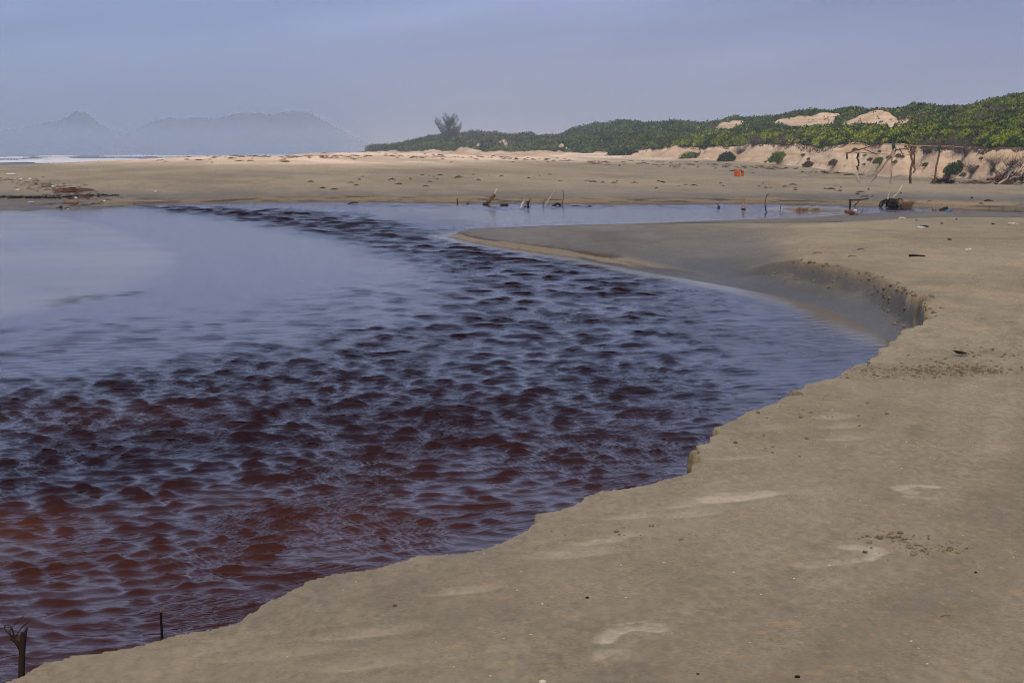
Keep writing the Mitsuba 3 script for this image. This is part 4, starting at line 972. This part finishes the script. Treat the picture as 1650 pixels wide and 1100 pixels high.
# ------------------------------------------------------------------ brush piles on the far beach at right
def brush(name, label, x, y, w, d, h, n, mats, thick):
    k = thing(name, label, 'brush pile')
    z = gz1(x, y)
    for nm, m, cnt, t in mats:
        parts = []
        for _ in range(int(n * cnt)):
            a = rng.normal(0, 0.7) + (PI if rng.uniform() < 0.4 else 0)
            c = np.array([rng.uniform(-w, w) * 0.6, rng.uniform(-d, d) * 0.6, 0])
            l = rng.uniform(0.3, 0.9) * w
            prof = h * (1 - (c[0] / w) ** 2)
            a0 = c + [-math.cos(a) * l * 0.4, math.sin(a) * 0.3 * l, rng.uniform(0, 0.35) * prof]
            a1 = c + [math.cos(a) * l * 0.6, math.sin(a) * 0.3 * l, rng.uniform(0.1, 1.15) * prof]
            p = chaikin(wiggle(a0, a1, 6, 0.06 * l, rng), 1)
            p[:, 2] = np.maximum(p[:, 2], -0.02)
            parts.append(tube(p, np.linspace(t * rng.uniform(0.6, 1.4), t * 0.2, len(p)), 5))
            for _ in range(3):
                i = rng.integers(2, len(p) - 1)
                parts.append(tube(wiggle(p[i], p[i] + rng.normal(0, 0.22, 3) * l * [1, 1, 0.7] + [0, 0, 0.08 * l], 4, 0.02, rng), [t * 0.35, t * 0.28, t * 0.2, t * 0.12], 4, False))
        part(k, nm, move(join(parts), (x, y, z)), m, 60)
    return k


bp = [(16.14, 62.926), (17.593, 64.162), (19.108, 64.162), (19.567, 60.59), (42.815, 148.918)]
brush('brush_pile', 'low dark brown brush pile at the foot of the rightmost pole', *bp[0], 0.62, 0.5, 0.34, 40, [('twigs', 'wood_brown', 0.6, 0.016), ('branches', 'wood_dark', 0.9, 0.020)], 0)
brush('brush_pile', 'thin grey scatter of twigs between the dark and the bleached brush piles', *bp[1], 0.75, 0.5, 0.16, 26, [('twigs', 'twig_grey', 1.0, 0.010), ('branches', 'wood_red', 0.3, 0.018)], 0)
brush('brush_pile', 'big brush pile of bleached and rusty branches at the right edge', *bp[2], 1.15, 0.9, 0.85, 52, [('branches', 'wood_pale', 0.30, 0.030), ('rusty_branches', 'wood_red', 0.35, 0.026), ('twigs', 'twig_grey', 0.9, 0.012), ('dark_branches', 'wood_dark', 0.5, 0.03)], 0)

# ------------------------------------------------------------------ left of the far beach
def wl(name, label, cat, px, size, mat, flatness, grp=None):
    x, y = px
    vf = blob(size, size * 0.6, size * flatness, rng, 0.4, 2)
    return add(thing(name, label, cat, grp), move(vf, (x, y, gz1(x, y) + size * flatness * 0.6)), mat, 40)


x, y = [(-22.449, 75.467)][0]
add(thing('foam_slab', 'thick white foam slab lying on the sand at far left', 'foam slab'), move(box(0.42, 0.2, 0.085, 0.03), (x, y, gz1(x, y) + 0.045), 0.05), 'white_plastic', 40)
x, y = [(-13.398, 46.795)][0]
add(thing('plastic_sheet', 'flat white plastic sheet near the water at far left', 'plastic'), move(blob(0.085, 0.2, 0.016, rng, 0.4, 3), (x, y, gz1(x, y) + 0.01)), 'white_plastic', 40)
for (x, y), s in zip([(-19.272, 66.029), (-18.918, 66.029), (-16.041, 54.523), (-15.713, 57.532), (-12.752, 49.127), (-11.922, 45.087), (-11.608, 47.848), (-11.453, 54.052), (-5.735, 46.774)], (0.06, 0.06, 0.065, 0.05, 0.055, 0.045, 0.04, 0.05, 0.06)):
    wl('litter', 'small white scrap of litter in or near the strandline at left', 'litter', (x, y), s, 'white_plastic', 0.6, 'white scraps of litter at left')
x, y = [(-12.306, 46.819)][0]
add(thing('plank', 'dark red plank lying alone near the water at left', 'plank'), move(box(0.44, 0.09, 0.05, 0.012), (x, y, gz1(x, y) + 0.022), -0.06), 'wood_red', 30)
x, y = [(-14.0, 53.634)][0]
k = thing('driftwood_heap', 'reddish brown heap of driftwood sticks in the strandline at left', 'driftwood')
g = gz1(x, y)
for i in range(16):
    a = rng.normal(0.0, 0.25)
    l = rng.uniform(0.25, 0.6)
    c = np.array([rng.uniform(-0.28, 0.30), rng.uniform(-0.5, 0.5), rng.uniform(0.02, 0.13)])
    part(k, 'stick', move(stick([c - [l * math.cos(a), l * math.sin(a), 0.03], c + [0, 0, 0.03], c + [l * math.cos(a), l * math.sin(a), -0.02]], rng.uniform(0.014, 0.03), 0.012, 5), (x, y, g)), ('wood_red', 'wood_dark', 'wood_brown')[i % 3], 40)
x, y = [(-12.179, 45.329)][0]
wl('pebble', 'single black pebble at the waterline at left', 'pebble', (x, y), 0.05, 'wood_dark', 0.8)
x, y = [(-12.626, 43.508)][0]
add(thing('seaweed_mat', 'flat dark seaweed mat at the waterline at far left', 'seaweed'), move(blob(0.55, 0.5, 0.03, rng, 0.5, 3), (x, y, gz1(x, y) + 0.01)), 'wood_dark', 40)


def litter_band(key, label, pts, n, spread, size, mat):
    """a strandline: many twigs and scraps along a line on the sand"""
    pts = densify(np.asarray(pts, float), 0.2)
    i = rng.integers(0, len(pts), n)
    xs = pts[i, 0] + rng.normal(0, spread[0], n)
    ys = pts[i, 1] + rng.normal(0, spread[1], n)
    clump = nz(xs, ys, 2.0, 120, 2) + 0.5 > rng.uniform(0.25, 0.75, n)
    xs, ys = xs[clump], ys[clump]
    zs = ground(xs, ys)
    parts = []
    for x, y, z in zip(xs, ys, zs):
        l = size * rng.uniform(0.3, 1.6)
        a = rng.normal(0, 0.5)
        parts.append(tube(np.array([[x - l * math.cos(a), y - l * math.sin(a), z + 0.01], [x, y, z + 0.02 + rng.uniform(0, 0.03)], [x + l * math.cos(a), y + l * math.sin(a), z + 0.008]]), size * np.array([0.06, 0.16, 0.05]) * rng.uniform(0.6, 1.6), 4, False))
    add(key, join(parts), mat)
    tag(key, label, 'litter', None, 'stuff')


litter_band('strandline_litter', 'line of brown twigs and scraps on the wet sand at far left', [(-21.77, 66.674), (-19.372, 65.222), (-16.387, 58.816), (-13.886, 52.611), (-11.321, 45.42)], 420, (0.35, 1.2), 0.075, 'wood_brown')
litter_band('strandline_litter_001', 'lower thin dark line of twigs near the water at far left', [(-16.263, 49.759), (-14.977, 49.759), (-13.857, 49.046), (-13.139, 49.759), (-12.585, 51.248), (-12.207, 51.248)], 340, (0.4, 0.35), 0.07, 'wood_dark')
litter_band('strandline_litter_002', 'dark dashes of debris along the top of the far beach', [(-20.009, 112.0, 1.254), (-17.602, 118.0, 1.306), (-14.365, 120.0, 1.324), (-10.774, 130.0, 1.214), (-6.217, 135.0, 1.055), (-1.243, 135.0, 0.956), (3.813, 138.0, 0.894), (8.706, 135.0, 0.759), (13.479, 133.0, 0.672), (16.748, 128.0, 0.515)], 520, (1.5, 9.0), 0.20, 'wood_brown')
litter_band('strandline_litter_003', 'dark weed scraps along the foot of the dunes at right', [(16.291, 136.0, 0.504), (18.8, 120.0, 0.445), (20.905, 108.0, 0.352), (22.358, 97.0, 0.256)], 200, (0.6, 2.0), 0.16, 'wood_dark')
litter_band('strandline_litter_004', 'dark flecks of weed on the grey middle of the far beach', [(-5.926, 60.59), (-3.281, 71.151), (0.961, 74.392), (4.227, 65.448), (7.268, 60.59), (9.89, 56.402), (11.436, 49.549), (12.998, 45.409)], 150, (0.8, 3.5), 0.11, 'wood_dark')

# ------------------------------------------------------------------ foreground
px, py = [(-1.127, 3.634)][0]
k = thing('stake', 'thick black broken stake standing in the water at the lower left corner', 'stake')
part(k, 'stem', move(stick([(0.003, 0.0, -0.4), (0, 0, -0.05), (0.004, 0, 0.03), (0.010, 0, 0.075)], 0.009, 0.007, 8), (px, py + 0.10, 0.335)), 'wood_dark', 40)
part(k, 'branch', move(stick([(0.002, 0, 0.035), (-0.008, 0, 0.055), (-0.02, 0, 0.062)], 0.006, 0.004, 7), (px, py + 0.10, 0.335)), 'wood_dark', 40)
part(k, 'splinter', move(stick([(0.008, 0, 0.06), (0.016, 0.005, 0.085)], 0.006, 0.002, 6), (px, py + 0.10, 0.335)), 'wood_dark', 40)
for i in range(5):
    part(k, 'twig', move(stick([(-0.012, 0, 0.06), (-0.02 + rng.normal(0, 0.01), rng.normal(0, 0.01), 0.075 + rng.uniform(0, 0.02)), (-0.03 + rng.normal(0, 0.02), 0, 0.085 + rng.uniform(-0.02, 0.03))], 0.0015, 0.0007, 5), (px, py + 0.10, 0.335)), 'wood_dark', 40)
px, py = [(-0.864, 3.978)][0]
k = thing('stake', 'thin dark upright stick at the edge of the near bank', 'stake')
part(k, 'stem', move(stick([(0.0, 0, -0.35), (0, 0, 0), (-0.002, 0, 0.03), (-0.001, 0, 0.052)], 0.0034, 0.0028, 6), (px, py + 0.05, 0.325)), 'wood_dark', 40)
part(k, 'bud', move(blob(0.004, 0.004, 0.006, rng, 0.4), (px - 0.0005, py + 0.05, 0.325 + 0.054)), 'wood_brown', 40)

x, y = [(2.578, 9.573)][0]
g = gz1(x, y)
k = thing('leaf', 'curled dark green leaf on the crumbly sand by the cove', 'leaf')
u_, v_ = np.meshgrid(np.linspace(-1, 1, 17), np.linspace(-1, 1, 9))
wd = np.sqrt(np.maximum(0, 1 - np.abs(u_) ** 2.2)) * 0.022
lf = np.stack([u_ * 0.042, v_ * wd, 0.012 + 0.018 * (v_ * wd / 0.022) ** 2 + 0.012 * u_ ** 2 - 0.008 * u_], -1).reshape(-1, 3)
scene['leaf_green'] = {'type': 'twosided', 'bsdf': {'type': 'roughplastic', 'alpha': 0.25, 'diffuse_reflectance': proc(lambda p, n, uv: mix((0.015, 0.014, 0.008), (0.055, 0.085, 0.016), smoothstep(0.035, -0.03, p.x - 3.0 + 0.3 * (noise(p.x * 60, p.y * 60) - 0.5) * 0.2 - LEAFX)))}}
LEAFX = x - 3.0 - 0.015
part(k, 'blade', move((lf, grid_faces(9, 17)), (x, y, g), 0.15), 'leaf_green', True)
part(k, 'stalk', move(stick([(0.04, 0, 0.016), (0.055, 0.004, 0.012), (0.066, 0.006, 0.008)], 0.002, 0.0015, 5), (x, y, g), 0.15), 'wood_dark', 40)

# blocks of sand broken from the lip of the bank
for (x, y), (a, b_, c), lab in zip([(0.724, 6.53), (0.886, 7.136), (1.394, 8.146), (2.607, 10.943), (3.006, 12.01)],
        ((0.028, 0.035, 0.05), (0.022, 0.03, 0.035), (0.035, 0.045, 0.06), (0.028, 0.035, 0.04), (0.03, 0.035, 0.05)),
        ('lowest block of damp sand on the bank edge, above the deepest notch', 'small rounded block of damp sand on the bank edge', 'squarish block of damp sand on the bank edge', 'crumbling block of damp sand where bank and cove meet', 'dark block of damp sand at the inner corner of the cove')):
    vf = blob(a, b_, c, rng, 0.35, 3, 1.3)
    v = np.sign(vf[0]) * np.abs(vf[0] / [a, b_, c]) ** 0.6 * [a, b_, c]
    add(thing('sand_block', lab, 'sand block'), move((v, vf[1]), (x, y, 0.277), rng.uniform(-0.4, 0.4)), 'damp_sand', 40)
scene['damp_sand'] = {'type': 'diffuse', 'reflectance': proc(lambda p, n, uv: mix((0.150, 0.117, 0.070), (0.250, 0.205, 0.135), smoothstep(0.3, 0.7, fbm(p.x * 40, p.y * 40, p.z * 40, 3))))}

# crumbs thrown up on the upper beach
parts = []
for cx, cy, sx_, sy_, n in [(*p, *s) for p, s in zip([(2.441, 8.959), (2.211, 9.044), (1.966, 8.849), (2.753, 9.651), (1.154, 4.975), (1.216, 4.805), (1.421, 7.369), (1.014, 6.678), (1.362, 7.665), (0.374, 5.093)], ((0.16, 0.12, 400), (0.22, 0.18, 260), (0.16, 0.12, 120), (0.2, 0.25, 200), (0.05, 0.05, 60), (0.07, 0.05, 60), (0.2, 0.15, 25), (0.25, 0.15, 25), (0.2, 0.2, 20), (0.15, 0.06, 14)))]:
    xs, ys = rng.normal(cx, sx_, n), rng.normal(cy, sy_, n)
    zs = ground(xs, ys)
    ok = plateau(xs, ys) > 0.03
    for x, y, z in zip(xs[ok], ys[ok], zs[ok]):
        s = 0.0022 + 0.0065 * rng.uniform() ** 4
        parts.append(move(blob(s * 1.2, s, s * 0.8, rng, 0.7, 1, 2.5), (x, y, z + s * 0.3)))
lip = edge_d[(edge_d[:, 1] > 12.2) & (edge_d[:, 0] / edge_d[:, 1] > 0.155)]
for i in rng.integers(0, len(lip), 520):
    off = -abs(rng.normal(0, 0.07)) - 0.0
    gxy = lip[i] + rng.normal(0, 0.05, 2) + np.array([-0.5, -0.85]) * (-off)
    s = 0.003 + 0.014 * rng.uniform() ** 5
    parts.append((gxy, s))
cl = [p for p in parts if isinstance(p[1], float)]
parts = [p for p in parts if not isinstance(p[1], float)]
cz = ground(np.array([p[0][0] for p in cl]), np.array([p[0][1] for p in cl]))
for (gxy, s), z in zip(cl, cz):
    if z > 0.03:
        parts.append(move(blob(s * 1.3, s * 1.1, s, rng, 0.6, 1, 2.5), (gxy[0], gxy[1], z + s * 0.3)))
add('sand_crumbs', join(parts), 'damp_sand', True)
tag('sand_crumbs', 'crumbs of damp sand scattered on the upper beach by the cove', 'sand', None, 'stuff')

parts = []
xs, ys = rng.uniform(-1.5, 3.2, 900), rng.uniform(3.4, 13, 900)
ok = (plateau(xs, ys) > 0.05) & (np.abs(xs / ys) < 0.36)
xs, ys = xs[ok], ys[ok]
for x, y, z in zip(xs, ys, ground(xs, ys)):
    s = 0.0012 + 0.0022 * rng.uniform() ** 2
    parts.append(move(blob(s * 1.3, s, s * 0.5, rng, 0.4, 1), (x, y, z + s * 0.3), rng.uniform(0, 3)))
add('shell_grit', join(parts), 'shell_white', True)
tag('shell_grit', 'pale specks of broken shell strewn over the near sand', 'shell grit', None, 'stuff')

for (x, y), nm, lab, cat, s, m in [(p, *q) for p, q in zip([(0.629, 3.587), (0.198, 4.31), (0.068, 3.583), (0.414, 3.624), (-0.305, 4.264), (1.282, 4.529)], (
        ('pebble', 'black double lobed pebble on the sand at lower right', 'pebble', 0.0042, 'wood_dark'), ('pebble', 'tiny black pebble on the sand left of the big footprint', 'pebble', 0.0034, 'wood_dark'),
        ('shell', 'pale cream shell on the sand at the bottom of the photo', 'shell', 0.006, 'shell_white'), ('pebble', 'tiny dark pebble on the sand below the big footprint', 'pebble', 0.0025, 'wood_dark'),
        ('pebble', 'dark pebble near the bank edge at lower left centre', 'pebble', 0.004, 'wood_brown'), ('pebble', 'tiny dark pebble near the right edge of the photo', 'pebble', 0.003, 'wood_dark')))]:
    add(thing(nm, lab, cat), move(blob(s * 1.5, s, s * 0.8, rng, 0.3, 2), (x, y, gz1(x, y) + s * 0.5)), m, 40)
x, y = [(1.081, 4.068)][0]
add(thing('twig', 'thin reddish twig on the sand at lower right', 'twig'), move(stick([(-0.014, 0, 0.002), (0, 0.002, 0.004), (0.014, 0.006, 0.003)], 0.0011, 0.0007, 5), (x, y, gz1(x, y))), 'wood_red', 40)


# ------------------------------------------------------------------ shrubs of the dunes
def foliage(n, rx, rz, leaf, r2):
    d = r2.normal(0, 1, (n, 3))
    d /= np.linalg.norm(d, axis=1, keepdims=True)
    d[:, 2] = np.abs(d[:, 2])
    lobes = 1 + 0.35 * (meshkit.fbm(d * 2.2 + r2.uniform(0, 40, 3), 3, 5) - 0.5) * 2
    p = d * (r2.uniform(0.35, 1, n) ** 0.4 * lobes)[:, None] * [rx, rx, rz]
    ax = r2.normal(0, 1, (n, 3)) + d * 0.8
    ax /= np.linalg.norm(ax, axis=1, keepdims=True)
    sd = np.cross(ax, r2.normal(0, 1, (n, 3)))
    sd /= np.linalg.norm(sd, axis=1, keepdims=True)
    s = leaf * r2.uniform(0.6, 1.5, n)[:, None]
    return np.stack([p - sd * s * 0.5, p + sd * s * 0.5, p + ax * s * 1.4], 1).reshape(-1, 3), np.arange(3 * n).reshape(-1, 3)


def stems(n, rx, rz, r0, r2, hang=False):
    parts = []
    for _ in range(n):
        a = r2.uniform(0, 2 * PI)
        e = np.array([math.cos(a) * rx * r2.uniform(0.3, 1), math.sin(a) * rx * r2.uniform(0.3, 1), (-1 if hang else 1) * rz * r2.uniform(0.4, 1)])
        p = wiggle((0, 0, 0.0 if hang else -0.2), e, 6, 0.08 * rx, r2)
        parts.append(tube(p, np.linspace(r0, r0 * 0.3, 6), 4, False))
        for _ in range(3):
            i = r2.integers(2, 5)
            parts.append(tube(wiggle(p[i], p[i] + r2.normal(0, 0.3, 3) * rx + [0, 0, (-0.1 if hang else 0.15) * rz], 4, 0.03 * rx, r2), np.linspace(r0 * 0.5, r0 * 0.2, 4), 3, False))
    return join(parts)


PROTO = {}
for nm in range(3):
    r2 = np.random.default_rng(300 + nm)
    PROTO['green', nm] = (mikit.ply(foliage(1500, 1.0, 0.62, 0.085, r2)), mikit.ply(stems(9, 0.8, 0.5, 0.035, r2)))
    PROTO['dry', nm] = (mikit.ply(stems(75, 1.0, 0.75, 0.018, r2)), mikit.ply(stems(26, 0.7, 1.0, 0.03, r2, True)))


def shrub(kind, q, t, size, label, group=None, leaf='leaf_mid', sink=0.15, up=0.0, flatz=1.0):
    p = dune_xyz(np.array([q]), np.array([t]))[0]
    k = thing('shrub' if kind == 'green' else 'dry_shrub', label, 'shrub', group)
    i = rng.integers(0, 3)
    M = T().translate([float(p[0]), float(p[1]), float(p[2]) - sink * size + up]).rotate([0, 0, 1], float(rng.uniform(0, 360))).scale([size, size, size * flatz])
    a, b_ = PROTO[kind, int(i)]
    if kind == 'green':
        scene[k + '__foliage'] = {**a, 'to_world': M, 'bsdf': {'type': 'ref', 'id': leaf}}
        scene[k + '__stems'] = {**b_, 'to_world': M, 'bsdf': {'type': 'ref', 'id': 'twig_grey'}}
    else:
        scene[k + '__twigs'] = {**a, 'to_world': M, 'bsdf': {'type': 'ref', 'id': 'twig_grey'}}
        scene[k + '__roots'] = {**b_, 'to_world': M, 'bsdf': {'type': 'ref', 'id': 'twig_grey'}}
    return k


# dry bushes hanging over the cut front
for q, t, s, lab in zip([0.1639, 0.1455, 0.1363, 0.2487, 0.2546, 0.2678, 0.2708, 0.186], [1.06, 1.05, 1.03, 1.045, 1.05, 1.05, 1.035, 1.06], [1.3, 1.25, 0.9, 1.0, 0.9, 1.15, 0.8, 0.6],
        ('big purple grey dry bush on the lip of the sand cliff left of the poles', 'grey dry bush drooping over the cliff left of the big purple one', 'small grey dry bush low at the left end of the sand cliff', 'dark dry bush overhanging the cliff behind the rightmost pole', 'brown dry bush right beside the one behind the rightmost pole',
         'dry bush with long bare roots hanging down the cliff at right', 'tangle of bare roots hanging below the dry bush at right', 'small dry bush on the cliff lip in front of the pale hollow')):
    shrub('dry', q, t, s, lab)
for q, t, s, lab in zip([0.2877, 0.2745, 0.3002], [1.012, 1.008, 1.01], [0.7, 0.6, 0.8], ('dry twiggy bush at the cliff foot behind the bleached brush pile', 'dry twiggy bush at the cliff foot left of the bleached brush pile', 'dry twiggy bush at the cliff foot at the right edge')):
    shrub('dry', q, t, s, lab)
# green plants at the foot and on the face
for q, t, s, leaf, lab in zip([0.2638, 0.1588, 0.2185, 0.1912, 0.1761, 0.1278, 0.0682, 0.0479, 0.1087], [1.008, 1.004, 1.012, 1.004, 1.004, 1.002, 1.006, 1.01, 1.01], [0.62, 0.8, 0.42, 0.40, 0.42, 0.9, 2.6, 1.6, 1.5],
        ['leaf_dark', 'leaf_mid', 'leaf_mid', 'leaf_dry', 'leaf_dry', 'leaf_dark', 'leaf_dark', 'leaf_mid', 'leaf_mid'],
        ('dark upright bush at the cliff foot right of the poles', 'green tuft at the cliff foot below the big purple dry bush', 'small leaning green plant at the cliff foot behind the left poles', 'small dry tuft at the cliff foot left of the poles', 'pale dry tuft at the cliff foot in the middle of the cliff',
         'dark green bush at the left end of the sand cliff', 'big dark green bush on the beach edge left of the sand cliff', 'mid green bush left of the big dark green bush', 'mid green bush just right of the short pale cliff')):
    shrub('green', q, t, s, lab, None, leaf, flatz=1.5 if s < 1 else 0.9, up=0.12 if s < 1 else 0.0)
# small tufts rooted in the sand cliff
for i in range(24):
    q = rng.uniform(0.1345, 0.3002)
    t = rng.uniform(1.002, 1.03)
    shrub('green', q, t, rng.uniform(0.10, 0.24), 'small tuft of dry grass rooted in the pale sand cliff', 'small tufts on the sand cliff', ('leaf_dry', 'leaf_mid', 'leaf_dry')[i % 3], flatz=1.4, up=0.05)
# single bushes that stand out of the scrub
for i, (q, t) in enumerate([(0.0368, 1.7), (0.0453, 1.7), (0.0553, 1.7), (0.0645, 1.686), (0.0755, 1.684), (0.0976, 1.7), (0.116, 1.7), (0.151, 1.7), (0.1658, 1.7), (0.186, 1.7), (0.2008, 1.7), (0.2266, 1.7), (0.2358, 1.7), (0.245, 1.693), (0.2579, 1.683), (0.2708, 1.7), (0.2781, 1.7), (0.2855, 1.7), (0.2929, 1.7), (0.3002, 1.7), (0.3058, 1.7), (-0.0203, 1.7), (-0.0092, 1.657), (0.0055, 1.7), (0.0166, 1.7), (0.0866, 1.448), (0.1013, 1.483), (0.1308, 1.401), (0.1492, 1.426), (0.1603, 1.414), (0.186, 1.364), (0.2045, 1.299), (0.2302, 1.308), (0.2413, 1.449), (0.256, 1.329), (0.2597, 1.5), (0.2708, 1.352), (0.2781, 1.508), (0.2855, 1.355), (0.2929, 1.51), (0.3002, 1.417)]):
    y = math.exp(float(f_d[0](q))) * t
    place_ = ('dune skyline' if i < 21 else 'dune slope')
    ORD = ('first', 'second', 'third', 'fourth', 'fifth', 'sixth', 'seventh', 'eighth', 'ninth', 'tenth', 'eleventh', 'twelfth', 'thirteenth', 'fourteenth', 'fifteenth', 'sixteenth', 'seventeenth', 'eighteenth', 'nineteenth', 'twentieth', 'twenty-first')
    k_ = i if i < 21 else sorted(j for j in range(21, 41)).index(i)
    tone_ = ('mid green', 'dark green', 'bright green')[i % 3]
    shrub('green', q, t, float(np.clip(y / 130, 0.6, 2.4)) * rng.uniform(0.6, 1.05), f'rounded {tone_} bush on the {place_}, {ORD[k_]} from the left', 'rounded bushes in the dune scrub', ('leaf_mid', 'leaf_dark', 'leaf_bright')[i % 3], 0.1, 0.15, 0.7)

# ------------------------------------------------------------------ the feathery tree at the end of the dunes
tx, ty, tz = [(-12.823, 345.0, 3.645)][0]
k = thing('casuarina_tree', 'lone feathery grey green tree at the left end of the dunes', 'tree')
tz = float(dune_xyz(np.array([tx / ty]), np.array([ty / math.exp(float(f_d[0](tx / ty)))]))[0, 2]) + 0.1
r2 = np.random.default_rng(9)
part(k, 'trunk', move(stick([(0, 0, -0.5), (-0.05, 0, 1.0), (0.05, 0, 2.2), (-0.1, 0, 3.6)], 0.10, 0.03), (tx, ty, tz)), 'wood_brown', 40)
limbs, tufts = [], []
for i in range(64):
    h0 = r2.uniform(0.0, 2.3)
    a = r2.uniform(0, 2 * PI)
    l = r2.uniform(1.0, 2.3) * (1 - 0.18 * h0)
    if i < 10:
        a, l, h0 = (PI if i < 6 else 0.0) + r2.normal(0, 0.4), r2.uniform(1.8, 2.5), r2.uniform(0, 0.6)
    e = np.array([math.cos(a) * l * 0.75, math.sin(a) * l * 0.75, h0 + l * r2.uniform(0.75, 1.25)])
    p = chaikin(np.array([[0, 0, h0], [e[0] * 0.4, e[1] * 0.4, h0 + (e[2] - h0) * 0.25], e]), 2)
    limbs.append(tube(p, np.linspace(0.035, 0.008, len(p)), 5, False))
    n = 105
    s = r2.uniform(0.25, 1, n)
    pts = np.stack([np.interp(s, np.linspace(0, 1, len(p)), p[:, j]) for j in range(3)], 1) + r2.normal(0, 0.05, (n, 3))
    dirn = (e - p[0]) / np.linalg.norm(e - p[0])
    ax = dirn * 0.8 + r2.normal(0, 0.45, (n, 3)) + [0, 0, 0.35]
    ln = r2.uniform(0.16, 0.42, n)[:, None]
    sd = np.cross(ax, r2.normal(0, 1, (n, 3)))
    sd /= np.linalg.norm(sd, axis=1, keepdims=True)
    tufts.append(np.stack([pts - sd * 0.013, pts + sd * 0.013, pts + ax * ln], 1).reshape(-1, 3))
part(k, 'limbs', move(join(limbs), (tx, ty, tz), s=1.6), 'wood_brown', 40)
tf = np.vstack(tufts)
part(k, 'crown', move((tf, np.arange(len(tf)).reshape(-1, 3)), (tx, ty, tz), s=1.6), 'needle')

print(NTRI)
